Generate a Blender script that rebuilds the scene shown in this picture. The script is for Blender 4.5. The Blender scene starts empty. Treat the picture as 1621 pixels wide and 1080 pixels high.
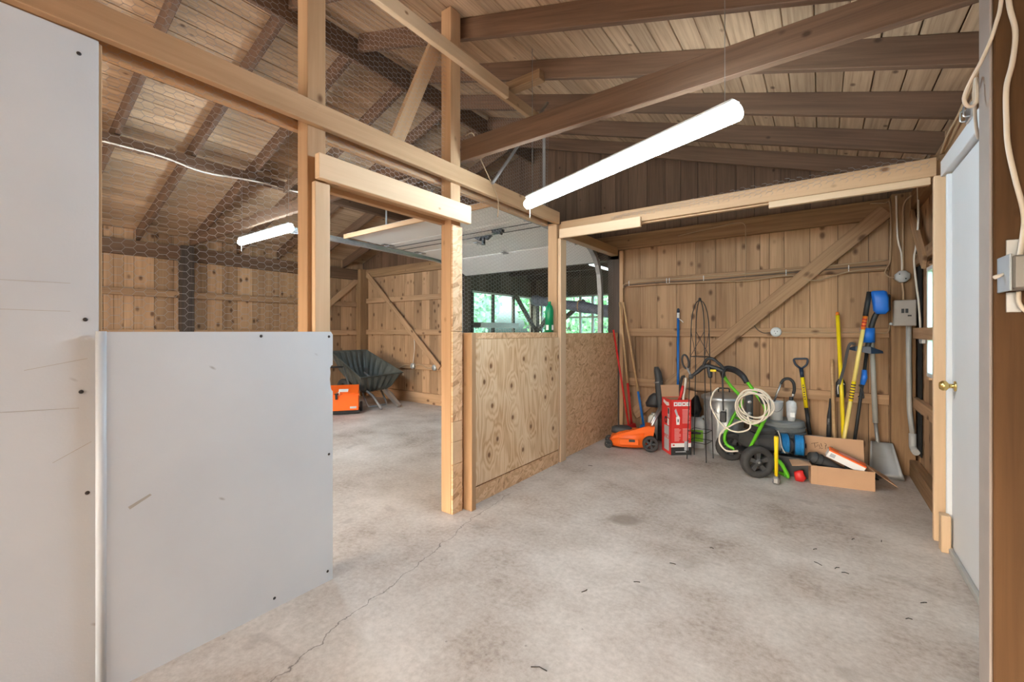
import bpy, math, random
from mathutils import Matrix, Vector
random.seed(7)
SC = bpy.context.scene
COL = SC.collection
PI = math.pi

# ---------------------------------------------------------------- camera, world, exposure
CAM_H = 1.22
cam_d = bpy.data.cameras.new('camera')
cam = bpy.data.objects.new('camera', cam_d)
COL.objects.link(cam)
cam_d.sensor_width = 36.0
cam_d.lens = 36.0 * 675.0 / 1621.0
cam_d.shift_y = -15.0 / 1621.0
cam_d.clip_start = 0.02
cam.location = (0, 0, CAM_H)
cam.rotation_euler = (PI / 2, 0, math.atan2(490.0, 675.0))
SC.camera = cam

vs = SC.view_settings
SC.display_settings.display_device = 'sRGB'
vs.view_transform = 'Standard'
vs.look = 'None'
vs.gamma = 1.0
vs.use_curve_mapping = False
vs.exposure = 0.33

wd = bpy.data.worlds.new('world')
SC.world = wd
wd.use_nodes = True
wn = wd.node_tree.nodes
bg = wn['Background']
sky = wn.new('ShaderNodeTexSky')
sky.sky_type = 'NISHITA'
sky.sun_disc = False
sky.sun_elevation = math.radians(38)
sky.sun_rotation = math.radians(194)
sky.air_density = 1.0
sky.dust_density = 6.0
hs = wn.new('ShaderNodeHueSaturation')
hs.inputs['Saturation'].default_value = 0.85
wd.node_tree.links.new(sky.outputs[0], hs.inputs['Color'])
wd.node_tree.links.new(hs.outputs[0], bg.inputs['Color'])
bg.inputs['Strength'].default_value = 2.2
sun_d = bpy.data.lights.new('sun', 'SUN')  # added sun: brightens the trees outside and adds bounce at the front
sun_d.energy = 3.2
sun_d.angle = math.radians(6)
sun_d.color = (1.0, 0.96, 0.9)
sun = bpy.data.objects.new('sun', sun_d)
COL.objects.link(sun)
sun.rotation_euler = (math.radians(48), 0, math.radians(-14))
LAMP = 60.0
SC.cycles.max_bounces = 7
SC.cycles.diffuse_bounces = 5
SC.cycles.glossy_bounces = 3
SC.cycles.transparent_max_bounces = 8
SC.cycles.caustics_reflective = False
SC.cycles.caustics_refractive = False

# ---------------------------------------------------------------- materials
MATS = {}

def new_mat(name):
    m = bpy.data.materials.new(name)
    m.use_nodes = True
    nt = m.node_tree
    return m, nt.nodes, nt.links, nt.nodes['Principled BSDF']

def plain(name, col, rough=0.5, metal=0.0, var=0.12, scale=14.0, bump=0.0, spec=0.4):
    """colour with a faint mottled wear"""
    m, n, l, b = new_mat(name)
    tc = n.new('ShaderNodeTexCoord')
    nz = n.new('ShaderNodeTexNoise')
    nz.inputs['Scale'].default_value = scale
    nz.inputs['Detail'].default_value = 4
    l.new(tc.outputs['Object'], nz.inputs['Vector'])
    mx = n.new('ShaderNodeMix')
    mx.data_type = 'RGBA'
    mx.inputs[6].default_value = tuple(c * (1 - var) for c in col) + (1,)
    mx.inputs[7].default_value = tuple(min(1, c * (1 + var)) for c in col) + (1,)
    l.new(nz.outputs[0], mx.inputs[0])
    l.new(mx.outputs[2], b.inputs['Base Color'])
    b.inputs['Roughness'].default_value = rough
    b.inputs['Metallic'].default_value = metal
    b.inputs['Specular IOR Level'].default_value = spec
    if bump:
        bp = n.new('ShaderNodeBump')
        bp.inputs['Strength'].default_value = bump
        bp.inputs['Distance'].default_value = 0.004
        l.new(nz.outputs[0], bp.inputs['Height'])
        l.new(bp.outputs[0], b.inputs['Normal'])
    MATS[name] = m
    return m

def ramp(n, stops):
    r = n.new('ShaderNodeValToRGB')
    e = r.color_ramp.elements
    e[0].position, e[0].color = stops[0][0], tuple(stops[0][1]) + (1,)
    e[1].position, e[1].color = stops[-1][0], tuple(stops[-1][1]) + (1,)
    for p, c in stops[1:-1]:
        x = e.new(p)
        x.color = tuple(c) + (1,)
    return r

def math_node(n, l, op, a, b=None, c=None):
    m = n.new('ShaderNodeMath')
    m.operation = op
    for i, v in enumerate((a, b, c)):
        if v is None:
            continue
        if isinstance(v, (int, float)):
            m.inputs[i].default_value = v
        else:
            l.new(v, m.inputs[i])
    return m.outputs[0]

def vec_scale(n, l, vec, s, off=None):
    mp = n.new('ShaderNodeMapping')
    mp.inputs['Scale'].default_value = s
    l.new(vec, mp.inputs['Vector'])
    if off is not None:
        l.new(off, mp.inputs['Location'])
    return mp.outputs[0]

def wood(name, light, dark, knot, knots=0.10, var=0.16, grain=1.0, rough=0.75, streak=0.5, kscale=(4, 6, 6), bump=0.25):
    """sawn timber: grain runs along the object's own X axis"""
    m, n, l, b = new_mat(name)
    tc = n.new('ShaderNodeTexCoord')
    oi = n.new('ShaderNodeObjectInfo')
    cmb = n.new('ShaderNodeCombineXYZ')
    l.new(math_node(n, l, 'MULTIPLY', oi.outputs['Random'], 53.0), cmb.inputs[0])
    l.new(math_node(n, l, 'MULTIPLY', oi.outputs['Random'], 29.0), cmb.inputs[1])
    l.new(math_node(n, l, 'MULTIPLY', oi.outputs['Random'], 17.0), cmb.inputs[2])
    off = cmb.outputs[0]
    obj = tc.outputs['Object']
    g1 = n.new('ShaderNodeTexNoise')
    g1.inputs['Scale'].default_value = 1.0
    g1.inputs['Detail'].default_value = 5
    g1.inputs['Roughness'].default_value = 0.62
    g1.inputs['Distortion'].default_value = 0.4
    l.new(vec_scale(n, l, obj, (1.6 * grain, 42 * grain, 42 * grain), off), g1.inputs['Vector'])
    g2 = n.new('ShaderNodeTexNoise')
    g2.inputs['Scale'].default_value = 1.0
    g2.inputs['Detail'].default_value = 3
    l.new(vec_scale(n, l, obj, (0.8, 7, 7), off), g2.inputs['Vector'])
    mixf = math_node(n, l, 'ADD', math_node(n, l, 'MULTIPLY', g1.outputs[0], streak), math_node(n, l, 'MULTIPLY', g2.outputs[0], 1 - streak))
    rp = ramp(n, [(0.33, dark), (0.62, light)])
    l.new(mixf, rp.inputs[0])
    vo = n.new('ShaderNodeTexVoronoi')
    vo.inputs['Scale'].default_value = 1.0
    l.new(vec_scale(n, l, obj, kscale, off), vo.inputs['Vector'])
    kr = n.new('ShaderNodeMapRange')
    kr.inputs[1].default_value = knots * 0.55
    kr.inputs[2].default_value = knots * 1.35
    kr.inputs[3].default_value = 1.0
    kr.inputs[4].default_value = 0.0
    l.new(vo.outputs['Distance'], kr.inputs[0])
    mk = n.new('ShaderNodeMix')
    mk.data_type = 'RGBA'
    mk.inputs[7].default_value = tuple(knot) + (1,)
    l.new(math_node(n, l, 'MULTIPLY', kr.outputs[0], 0.85), mk.inputs[0])
    l.new(rp.outputs[0], mk.inputs[6])
    h = n.new('ShaderNodeHueSaturation')
    val = n.new('ShaderNodeMapRange')
    val.inputs[3].default_value = 1 - var
    val.inputs[4].default_value = 1 + var
    l.new(oi.outputs['Random'], val.inputs[0])
    l.new(val.outputs[0], h.inputs['Value'])
    l.new(mk.outputs[2], h.inputs['Color'])
    l.new(h.outputs[0], b.inputs['Base Color'])
    b.inputs['Roughness'].default_value = rough
    b.inputs['Specular IOR Level'].default_value = 0.25
    bp = n.new('ShaderNodeBump')
    bp.inputs['Strength'].default_value = bump
    bp.inputs['Distance'].default_value = 0.003
    l.new(g1.outputs[0], bp.inputs['Height'])
    l.new(bp.outputs[0], b.inputs['Normal'])
    MATS[name] = m
    return m

wood('pine', (0.50, 0.315, 0.175), (0.37, 0.215, 0.11), (0.14, 0.06, 0.025), knots=0.09, var=0.10, streak=0.35, rough=0.6)
wood('pine_pale', (0.68, 0.485, 0.31), (0.56, 0.38, 0.225), (0.20, 0.085, 0.03), knots=0.055, var=0.07, streak=0.35, rough=0.6)
wood('barn_board', (0.45, 0.275, 0.155), (0.25, 0.142, 0.075), (0.085, 0.04, 0.02), knots=0.17, var=0.22, streak=0.5, kscale=(5, 8, 8))
wood('roof_wood', (0.46, 0.31, 0.19), (0.25, 0.155, 0.09), (0.07, 0.035, 0.017), knots=0.08, var=0.14, streak=0.75, bump=0.5)
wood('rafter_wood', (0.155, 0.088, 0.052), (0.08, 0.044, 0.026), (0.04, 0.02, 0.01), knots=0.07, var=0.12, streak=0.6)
wood('old_timber', (0.30, 0.175, 0.088), (0.17, 0.094, 0.046), (0.06, 0.03, 0.016), knots=0.06, var=0.10, streak=0.7)
wood('dark_stained', (0.095, 0.07, 0.056), (0.045, 0.034, 0.028), (0.02, 0.015, 0.01), knots=0.05, var=0.2, streak=0.7)
wood('tool_wood', (0.56, 0.36, 0.19), (0.43, 0.25, 0.12), (0.2, 0.1, 0.05), knots=0.01, var=0.08, streak=0.5, rough=0.5)
wood('rough_brown', (0.15, 0.078, 0.034), (0.07, 0.035, 0.015), (0.05, 0.022, 0.01), knots=0.07, var=0.05, streak=0.45, grain=0.7, bump=0.5)

def make_osb():
    m, n, l, b = new_mat('osb')
    tc = n.new('ShaderNodeTexCoord')
    obj = tc.outputs['Object']
    prev = None
    sel = n.new('ShaderNodeTexVoronoi')
    sel.inputs['Scale'].default_value = 1.0
    l.new(vec_scale(n, l, obj, (1, 18, 26)), sel.inputs['Vector'])
    for i, ang in enumerate((0.25, 1.0, 1.9, 2.65)):
        mp = n.new('ShaderNodeMapping')
        mp.inputs['Rotation'].default_value = (ang, 0, 0)
        mp.inputs['Scale'].default_value = (1, 15, 62)
        mp.inputs['Location'].default_value = (0, i * 3.7, i * 1.3)
        l.new(obj, mp.inputs['Vector'])
        # rotate first, then stretch
        mp.vector_type = 'TEXTURE' if False else 'POINT'
        r0 = n.new('ShaderNodeVectorRotate')
        r0.rotation_type = 'X_AXIS'
        r0.inputs['Angle'].default_value = ang
        l.new(obj, r0.inputs['Vector'])
        mp.inputs['Rotation'].default_value = (0, 0, 0)
        l.new(r0.outputs[0], mp.inputs['Vector'])
        v = n.new('ShaderNodeTexVoronoi')
        v.inputs['Scale'].default_value = 1.0
        l.new(mp.outputs[0], v.inputs['Vector'])
        sp = n.new('ShaderNodeSeparateColor')
        l.new(v.outputs['Color'], sp.inputs[0])
        if prev is None:
            prev = sp.outputs[0]
        else:
            ss = n.new('ShaderNodeSeparateColor')
            l.new(sel.outputs['Color'], ss.inputs[0])
            gt = math_node(n, l, 'GREATER_THAN', ss.outputs[i % 3], 0.5)
            mx = n.new('ShaderNodeMix')
            l.new(gt, mx.inputs[0])
            l.new(prev, mx.inputs[2])
            l.new(sp.outputs[0], mx.inputs[3])
            prev = mx.outputs[0]
    nz = n.new('ShaderNodeTexNoise')
    nz.inputs['Scale'].default_value = 70
    l.new(obj, nz.inputs['Vector'])
    tot = math_node(n, l, 'ADD', math_node(n, l, 'MULTIPLY', prev, 0.75), math_node(n, l, 'MULTIPLY', nz.outputs[0], 0.3))
    rp = ramp(n, [(0.05, (0.24, 0.11, 0.05)), (0.20, (0.55, 0.33, 0.175)), (0.6, (0.70, 0.455, 0.26)), (1.0, (0.80, 0.57, 0.36))])
    l.new(tot, rp.inputs[0])
    l.new(rp.outputs[0], b.inputs['Base Color'])
    b.inputs['Roughness'].default_value = 0.7
    bp = n.new('ShaderNodeBump')
    bp.inputs['Strength'].default_value = 0.25
    bp.inputs['Distance'].default_value = 0.002
    l.new(prev, bp.inputs['Height'])
    l.new(bp.outputs[0], b.inputs['Normal'])
    MATS['osb'] = m
make_osb()

def make_plywood():
    m, n, l, b = new_mat('plywood')
    tc = n.new('ShaderNodeTexCoord')
    obj = tc.outputs['Object']
    vo = n.new('ShaderNodeTexVoronoi')
    vo.voronoi_dimensions = '2D'
    vo.inputs['Scale'].default_value = 1.0
    sx = n.new('ShaderNodeSeparateXYZ')
    l.new(obj, sx.inputs[0])
    cx2 = n.new('ShaderNodeCombineXYZ')
    l.new(math_node(n, l, 'MULTIPLY', sx.outputs[1], 4.3), cx2.inputs[0])
    l.new(math_node(n, l, 'MULTIPLY', sx.outputs[2], 3.3), cx2.inputs[1])
    l.new(cx2.outputs[0], vo.inputs['Vector'])
    halo = n.new('ShaderNodeMapRange')
    halo.inputs[1].default_value = 0.0
    halo.inputs[2].default_value = 0.42
    halo.inputs[3].default_value = 0.26
    halo.inputs[4].default_value = 0.0
    l.new(vo.outputs['Distance'], halo.inputs[0])
    nz = n.new('ShaderNodeTexNoise')
    nz.inputs['Scale'].default_value = 1.0
    nz.inputs['Detail'].default_value = 2
    nz.inputs['Roughness'].default_value = 0.45
    l.new(vec_scale(n, l, obj, (0.01, 6.5, 0.95)), nz.inputs['Vector'])
    f = math_node(n, l, 'ADD', nz.outputs[0], halo.outputs[0])
    s = math_node(n, l, 'SINE', math_node(n, l, 'MULTIPLY', f, 62.0))
    fine = n.new('ShaderNodeTexNoise')
    fine.inputs['Scale'].default_value = 1.0
    fine.inputs['Detail'].default_value = 4
    l.new(vec_scale(n, l, obj, (1, 90, 6)), fine.inputs['Vector'])
    big = n.new('ShaderNodeTexNoise')
    big.inputs['Scale'].default_value = 1.0
    l.new(vec_scale(n, l, obj, (1, 5, 2.2)), big.inputs['Vector'])
    t = math_node(n, l, 'ADD', math_node(n, l, 'MULTIPLY', s, 0.16), math_node(n, l, 'MULTIPLY', fine.outputs[0], 0.35))
    t = math_node(n, l, 'ADD', t, math_node(n, l, 'MULTIPLY', big.outputs[0], 0.75))
    rp = ramp(n, [(0.25, (0.56, 0.33, 0.165)), (0.52, (0.73, 0.51, 0.305)), (0.85, (0.82, 0.62, 0.41))])
    l.new(t, rp.inputs[0])
    kr = n.new('ShaderNodeMapRange')
    kr.inputs[1].default_value = 0.04
    kr.inputs[2].default_value = 0.075
    kr.inputs[3].default_value = 1.0
    kr.inputs[4].default_value = 0.0
    l.new(vo.outputs['Distance'], kr.inputs[0])
    ring = n.new('ShaderNodeMapRange')
    ring.inputs[1].default_value = 0.06
    ring.inputs[2].default_value = 0.17
    ring.inputs[3].default_value = 0.38
    ring.inputs[4].default_value = 0.0
    l.new(vo.outputs['Distance'], ring.inputs[0])
    m1 = n.new('ShaderNodeMix')
    m1.data_type = 'RGBA'
    m1.inputs[7].default_value = (0.36, 0.16, 0.05, 1)
    l.new(ring.outputs[0], m1.inputs[0])
    l.new(rp.outputs[0], m1.inputs[6])
    m2 = n.new('ShaderNodeMix')
    m2.data_type = 'RGBA'
    m2.inputs[7].default_value = (0.15, 0.055, 0.02, 1)
    l.new(math_node(n, l, 'MULTIPLY', kr.outputs[0], 0.85), m2.inputs[0])
    l.new(m1.outputs[2], m2.inputs[6])
    l.new(m2.outputs[2], b.inputs['Base Color'])
    b.inputs['Roughness'].default_value = 0.6
    MATS['plywood'] = m
make_plywood()

def seg_dist(n, l, x, y, ax, ay, bx, by, w):
    """distance of (x, y) to a segment"""
    dx, dy = bx - ax, by - ay
    L2 = dx * dx + dy * dy
    px = math_node(n, l, 'SUBTRACT', x, ax)
    py = math_node(n, l, 'SUBTRACT', y, ay)
    t = math_node(n, l, 'ADD', math_node(n, l, 'MULTIPLY', px, dx / L2), math_node(n, l, 'MULTIPLY', py, dy / L2))
    tt = n.new('ShaderNodeClamp')
    l.new(t, tt.inputs[0])
    ex = math_node(n, l, 'SUBTRACT', px, math_node(n, l, 'MULTIPLY', tt.outputs[0], dx))
    ey = math_node(n, l, 'SUBTRACT', py, math_node(n, l, 'MULTIPLY', tt.outputs[0], dy))
    return math_node(n, l, 'SQRT', math_node(n, l, 'ADD', math_node(n, l, 'MULTIPLY', ex, ex), math_node(n, l, 'MULTIPLY', ey, ey)))

def make_concrete():
    m, n, l, b = new_mat('concrete')
    tc = n.new('ShaderNodeTexCoord')
    obj = tc.outputs['Object']
    a = n.new('ShaderNodeTexNoise')
    a.inputs['Scale'].default_value = 1.7
    a.inputs['Detail'].default_value = 8
    a.inputs['Roughness'].default_value = 0.62
    l.new(obj, a.inputs['Vector'])
    c = n.new('ShaderNodeTexNoise')
    c.inputs['Scale'].default_value = 38
    c.inputs['Detail'].default_value = 6
    c.inputs['Roughness'].default_value = 0.7
    l.new(obj, c.inputs['Vector'])
    t = math_node(n, l, 'ADD', math_node(n, l, 'MULTIPLY', a.outputs[0], 0.72), math_node(n, l, 'MULTIPLY', c.outputs[0], 0.40))
    rp = ramp(n, [(0.40, (0.27, 0.205, 0.16)), (0.505, (0.43, 0.36, 0.305)), (0.58, (0.51, 0.445, 0.39)), (0.70, (0.64, 0.57, 0.51))])
    l.new(t, rp.inputs[0])
    # wet-looking dark patches with a shape of their own
    st = n.new('ShaderNodeTexNoise')
    st.inputs['Scale'].default_value = 2.6
    st.inputs['Detail'].default_value = 3
    st.inputs['Distortion'].default_value = 0.6
    l.new(vec_scale(n, l, obj, (1, 1.6, 1)), st.inputs['Vector'])
    sr = n.new('ShaderNodeMapRange')
    sr.inputs[1].default_value = 0.64
    sr.inputs[2].default_value = 0.70
    sr.inputs[3].default_value = 0.0
    sr.inputs[4].default_value = 0.38
    l.new(st.outputs[0], sr.inputs[0])
    m0 = n.new('ShaderNodeMix')
    m0.data_type = 'RGBA'
    m0.inputs[7].default_value = (0.27, 0.215, 0.175, 1)
    l.new(sr.outputs[0], m0.inputs[0])
    l.new(rp.outputs[0], m0.inputs[6])
    sep = n.new('ShaderNodeSeparateXYZ')
    l.new(obj, sep.inputs[0])
    x, y = sep.outputs[0], sep.outputs[1]
    # round oil stain
    d = seg_dist(n, l, x, y, -1.06, 2.65, -1.0, 2.67, 0)
    wob = n.new('ShaderNodeTexNoise')
    wob.inputs['Scale'].default_value = 16
    l.new(obj, wob.inputs['Vector'])
    d = math_node(n, l, 'ADD', d, math_node(n, l, 'MULTIPLY', math_node(n, l, 'SUBTRACT', wob.outputs[0], 0.5), 0.05))
    dr = n.new('ShaderNodeMapRange')
    dr.inputs[1].default_value = 0.045
    dr.inputs[2].default_value = 0.085
    dr.inputs[3].default_value = 0.75
    dr.inputs[4].default_value = 0.0
    l.new(d, dr.inputs[0])
    m1 = n.new('ShaderNodeMix')
    m1.data_type = 'RGBA'
    m1.inputs[7].default_value = (0.24, 0.19, 0.15, 1)
    l.new(dr.outputs[0], m1.inputs[0])
    l.new(m0.outputs[2], m1.inputs[6])
    # hairline crack running out from the doorway post
    wx = n.new('ShaderNodeTexNoise')
    wx.inputs['Scale'].default_value = 7
    wx.inputs['Detail'].default_value = 5
    l.new(obj, wx.inputs['Vector'])
    xo = math_node(n, l, 'ADD', x, math_node(n, l, 'MULTIPLY', math_node(n, l, 'SUBTRACT', wx.outputs[0], 0.5), 0.16))
    dd = None
    for s in CRACK:
        q = seg_dist(n, l, xo, y, *s, 0)
        dd = q if dd is None else math_node(n, l, 'MINIMUM', dd, q)
    cr = n.new('ShaderNodeMapRange')
    cr.inputs[1].default_value = 0.0008
    cr.inputs[2].default_value = 0.0035
    cr.inputs[3].default_value = 0.8
    cr.inputs[4].default_value = 0.0
    l.new(dd, cr.inputs[0])
    m2 = n.new('ShaderNodeMix')
    m2.data_type = 'RGBA'
    m2.inputs[7].default_value = (0.12, 0.095, 0.08, 1)
    l.new(cr.outputs[0], m2.inputs[0])
    l.new(m1.outputs[2], m2.inputs[6])
    # specks
    vo = n.new('ShaderNodeTexVoronoi')
    vo.inputs['Scale'].default_value = 9
    l.new(obj, vo.inputs['Vector'])
    vr = n.new('ShaderNodeMapRange')
    vr.inputs[1].default_value = 0.03
    vr.inputs[2].default_value = 0.055
    vr.inputs[3].default_value = 0.5
    vr.inputs[4].default_value = 0.0
    l.new(vo.outputs['Distance'], vr.inputs[0])
    m3 = n.new('ShaderNodeMix')
    m3.data_type = 'RGBA'
    m3.inputs[7].default_value = (0.14, 0.11, 0.09, 1)
    l.new(vr.outputs[0], m3.inputs[0])
    l.new(m2.outputs[2], m3.inputs[6])
    l.new(m3.outputs[2], b.inputs['Base Color'])
    b.inputs['Roughness'].default_value = 0.62
    b.inputs['Specular IOR Level'].default_value = 0.8
    bp = n.new('ShaderNodeBump')
    bp.inputs['Strength'].default_value = 0.12
    bp.inputs['Distance'].default_value = 0.004
    l.new(c.outputs[0], bp.inputs['Height'])
    l.new(bp.outputs[0], b.inputs['Normal'])
    MATS['concrete'] = m
CRACK = [(-1.50, 0.5, -1.605, 0.955), (-1.605, 0.955, -1.655, 1.27), (-1.655, 1.27, -1.757, 1.691), (-1.757, 1.691, -1.848, 2.131), (-1.848, 2.131, -1.90, 2.6)]
make_concrete()

def make_white_panel():
    m, n, l, b = new_mat('white_panel')
    tc = n.new('ShaderNodeTexCoord')
    obj = tc.outputs['Object']
    a = n.new('ShaderNodeTexNoise')
    a.inputs['Scale'].default_value = 2.2
    a.inputs['Detail'].default_value = 5
    l.new(obj, a.inputs['Vector'])
    rp = ramp(n, [(0.3, (0.58, 0.635, 0.69)), (0.7, (0.65, 0.71, 0.765))])
    l.new(a.outputs[0], rp.inputs[0])
    # scuffs: short slanted dark rubs
    s = n.new('ShaderNodeTexVoronoi')
    s.inputs['Scale'].default_value = 1.0
    r0 = n.new('ShaderNodeVectorRotate')
    r0.rotation_type = 'X_AXIS'
    r0.inputs['Angle'].default_value = 0.6
    l.new(obj, r0.inputs['Vector'])
    l.new(vec_scale(n, l, r0.outputs[0], (0.1, 6, 16)), s.inputs['Vector'])
    sp = n.new('ShaderNodeSeparateColor')
    l.new(s.outputs['Color'], sp.inputs[0])
    on = math_node(n, l, 'GREATER_THAN', sp.outputs[1], 0.90)
    sr = n.new('ShaderNodeMapRange')
    sr.inputs[1].default_value = 0.02
    sr.inputs[2].default_value = 0.10
    sr.inputs[3].default_value = 0.5
    sr.inputs[4].default_value = 0.0
    l.new(s.outputs['Distance'], sr.inputs[0])
    m1 = n.new('ShaderNodeMix')
    m1.data_type = 'RGBA'
    m1.inputs[7].default_value = (0.16, 0.16, 0.165, 1)
    l.new(math_node(n, l, 'MULTIPLY', sr.outputs[0], on), m1.inputs[0])
    l.new(rp.outputs[0], m1.inputs[6])
    l.new(m1.outputs[2], b.inputs['Base Color'])
    b.inputs['Roughness'].default_value = 0.45
    peb = n.new('ShaderNodeTexNoise')
    peb.inputs['Scale'].default_value = 130
    l.new(obj, peb.inputs['Vector'])
    bp = n.new('ShaderNodeBump')
    bp.inputs['Strength'].default_value = 0.12
    bp.inputs['Distance'].default_value = 0.002
    l.new(peb.outputs[0], bp.inputs['Height'])
    l.new(bp.outputs[0], b.inputs['Normal'])
    MATS['white_panel'] = m
make_white_panel()

plain('white_paint', (0.70, 0.71, 0.72), 0.45, var=0.04, scale=4)
plain('garage_white', (0.68, 0.67, 0.64), 0.5, var=0.05, scale=3)
plain('taupe_paint', (0.33, 0.28, 0.25), 0.7, var=0.15, scale=9)
plain('galvanized', (0.52, 0.54, 0.55), 0.42, metal=0.75, var=0.2, scale=22)
plain('zinc_wire', (0.36, 0.34, 0.32), 0.5, metal=0.35, var=0.15)
plain('steel', (0.60, 0.60, 0.60), 0.3, metal=0.9, var=0.08)
plain('dull_steel', (0.30, 0.29, 0.28), 0.55, metal=0.6, var=0.25, scale=9)
plain('black_metal', (0.025, 0.025, 0.027), 0.45, metal=0.3, var=0.2)
plain('black_plastic', (0.022, 0.022, 0.024), 0.5, var=0.3)
plain('grey_black', (0.06, 0.06, 0.06), 0.65, var=0.35)
plain('tub_plastic', (0.062, 0.066, 0.058), 0.5, var=0.5, scale=8)
plain('rubber', (0.045, 0.042, 0.040), 0.8, var=0.4, scale=30)
plain('orange', (0.95, 0.155, 0.015), 0.4, var=0.06)
plain('orange_red', (0.93, 0.13, 0.012), 0.42, var=0.05)
plain('red', (0.62, 0.025, 0.022), 0.42, var=0.08)
plain('box_red', (0.66, 0.035, 0.03), 0.5, var=0.06)
plain('print_white', (0.80, 0.78, 0.76), 0.55, var=0.03)
plain('print_pink', (0.78, 0.33, 0.31), 0.55, var=0.05)
plain('print_grey', (0.45, 0.46, 0.47), 0.5, var=0.1)
plain('print_black', (0.03, 0.03, 0.03), 0.5, var=0.1)
plain('ink', (0.10, 0.06, 0.045), 0.8, var=0.1)
plain('cardboard', (0.50, 0.30, 0.175), 0.85, var=0.09, scale=7)
plain('cardboard_in', (0.42, 0.25, 0.14), 0.85, var=0.12, scale=9)
plain('blue', (0.015, 0.14, 0.56), 0.4, var=0.08)
plain('pole_blue', (0.012, 0.13, 0.42), 0.35, var=0.08)
plain('cord_blue', (0.01, 0.19, 0.46), 0.55, var=0.2, scale=60)
plain('navy', (0.012, 0.025, 0.05), 0.4, var=0.2)
plain('green', (0.13, 0.52, 0.022), 0.38, var=0.08)
plain('bottle_green', (0.0, 0.20, 0.075), 0.3, var=0.1)
plain('label_green', (0.20, 0.45, 0.03), 0.5, var=0.25, scale=40)
plain('yellow', (0.86, 0.62, 0.01), 0.4, var=0.06)
plain('pale_yellow', (0.80, 0.60, 0.18), 0.4, var=0.08)
plain('label_orange', (0.85, 0.20, 0.02), 0.5, var=0.2)
plain('white_plastic', (0.62, 0.63, 0.62), 0.42, var=0.07)
plain('off_white', (0.70, 0.64, 0.55), 0.5, var=0.06)
plain('cable_tan', (0.40, 0.27, 0.16), 0.6, var=0.12)
plain('cable_dark', (0.12, 0.08, 0.055), 0.6, var=0.15)
plain('hose_cream', (0.68, 0.60, 0.49), 0.45, var=0.07)
plain('brass', (0.75, 0.55, 0.20), 0.25, metal=0.9, var=0.1)
plain('box_grey', (0.36, 0.32, 0.28), 0.5, var=0.10)
plain('pipe_grey', (0.42, 0.41, 0.39), 0.5, var=0.12, metal=0.1)
plain('tub_grey', (0.20, 0.22, 0.23), 0.55, var=0.2)
plain('switch_plate', (0.46, 0.52, 0.58), 0.35, metal=0.3, var=0.06)
plain('bag_plastic', (0.55, 0.56, 0.57), 0.25, var=0.35, scale=30)
plain('tarp', (0.14, 0.15, 0.19), 0.7, var=0.7, scale=16)
plain('strap_orange', (0.45, 0.25, 0.12), 0.7)
plain('twig', (0.035, 0.028, 0.024), 0.9)
plain('leaf', (0.20, 0.36, 0.17), 0.6, var=0.5, scale=2)
plain('leaf_pale', (0.36, 0.50, 0.33), 0.6, var=0.4, scale=2)
plain('bark', (0.07, 0.05, 0.04), 0.9, var=0.3)
plain('grass', (0.12, 0.20, 0.06), 0.9, var=0.3, scale=3)
plain('gravel', (0.55, 0.53, 0.50), 0.9, var=0.15, scale=8)
plain('screw', (0.05, 0.05, 0.055), 0.4, metal=0.7)
plain('gap_black', (0.012, 0.011, 0.010), 0.95)  # near-black that stands in for the shade inside gaps

def emit_mat(name, col, s):
    m, n, l, b = new_mat(name)
    b.inputs['Base Color'].default_value = (0.8, 0.8, 0.8, 1)
    b.inputs['Emission Color'].default_value = tuple(col) + (1,)
    b.inputs['Emission Strength'].default_value = s
    MATS[name] = m
LAMP_COL = (0.69, 0.87, 1.0)
for nm_, k_ in (('tube_light', 1.3), ('tube_light_bay', 2.6), ('tube_fill_rear', 0.5), ('tube_fill_rear_bay', 1.2)):  # the rear pair belongs to added fill lamps, out of view
    emit_mat(nm_, LAMP_COL, LAMP * k_)
emit_mat('tube_light_dim', (0.85, 0.95, 1.0), 1.6)

def make_glass():
    m, n, l, b = new_mat('window_glass')
    out = n['Material Output']
    tr = n.new('ShaderNodeBsdfTransparent')
    tr.inputs[0].default_value = (0.72, 0.90, 0.90, 1)
    gl = n.new('ShaderNodeBsdfGlossy')
    gl.inputs['Roughness'].default_value = 0.05
    mx = n.new('ShaderNodeMixShader')
    mx.inputs[0].default_value = 0.06
    l.new(tr.outputs[0], mx.inputs[1])
    l.new(gl.outputs[0], mx.inputs[2])
    l.new(mx.outputs[0], out.inputs['Surface'])
    MATS['window_glass'] = m
make_glass()

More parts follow.
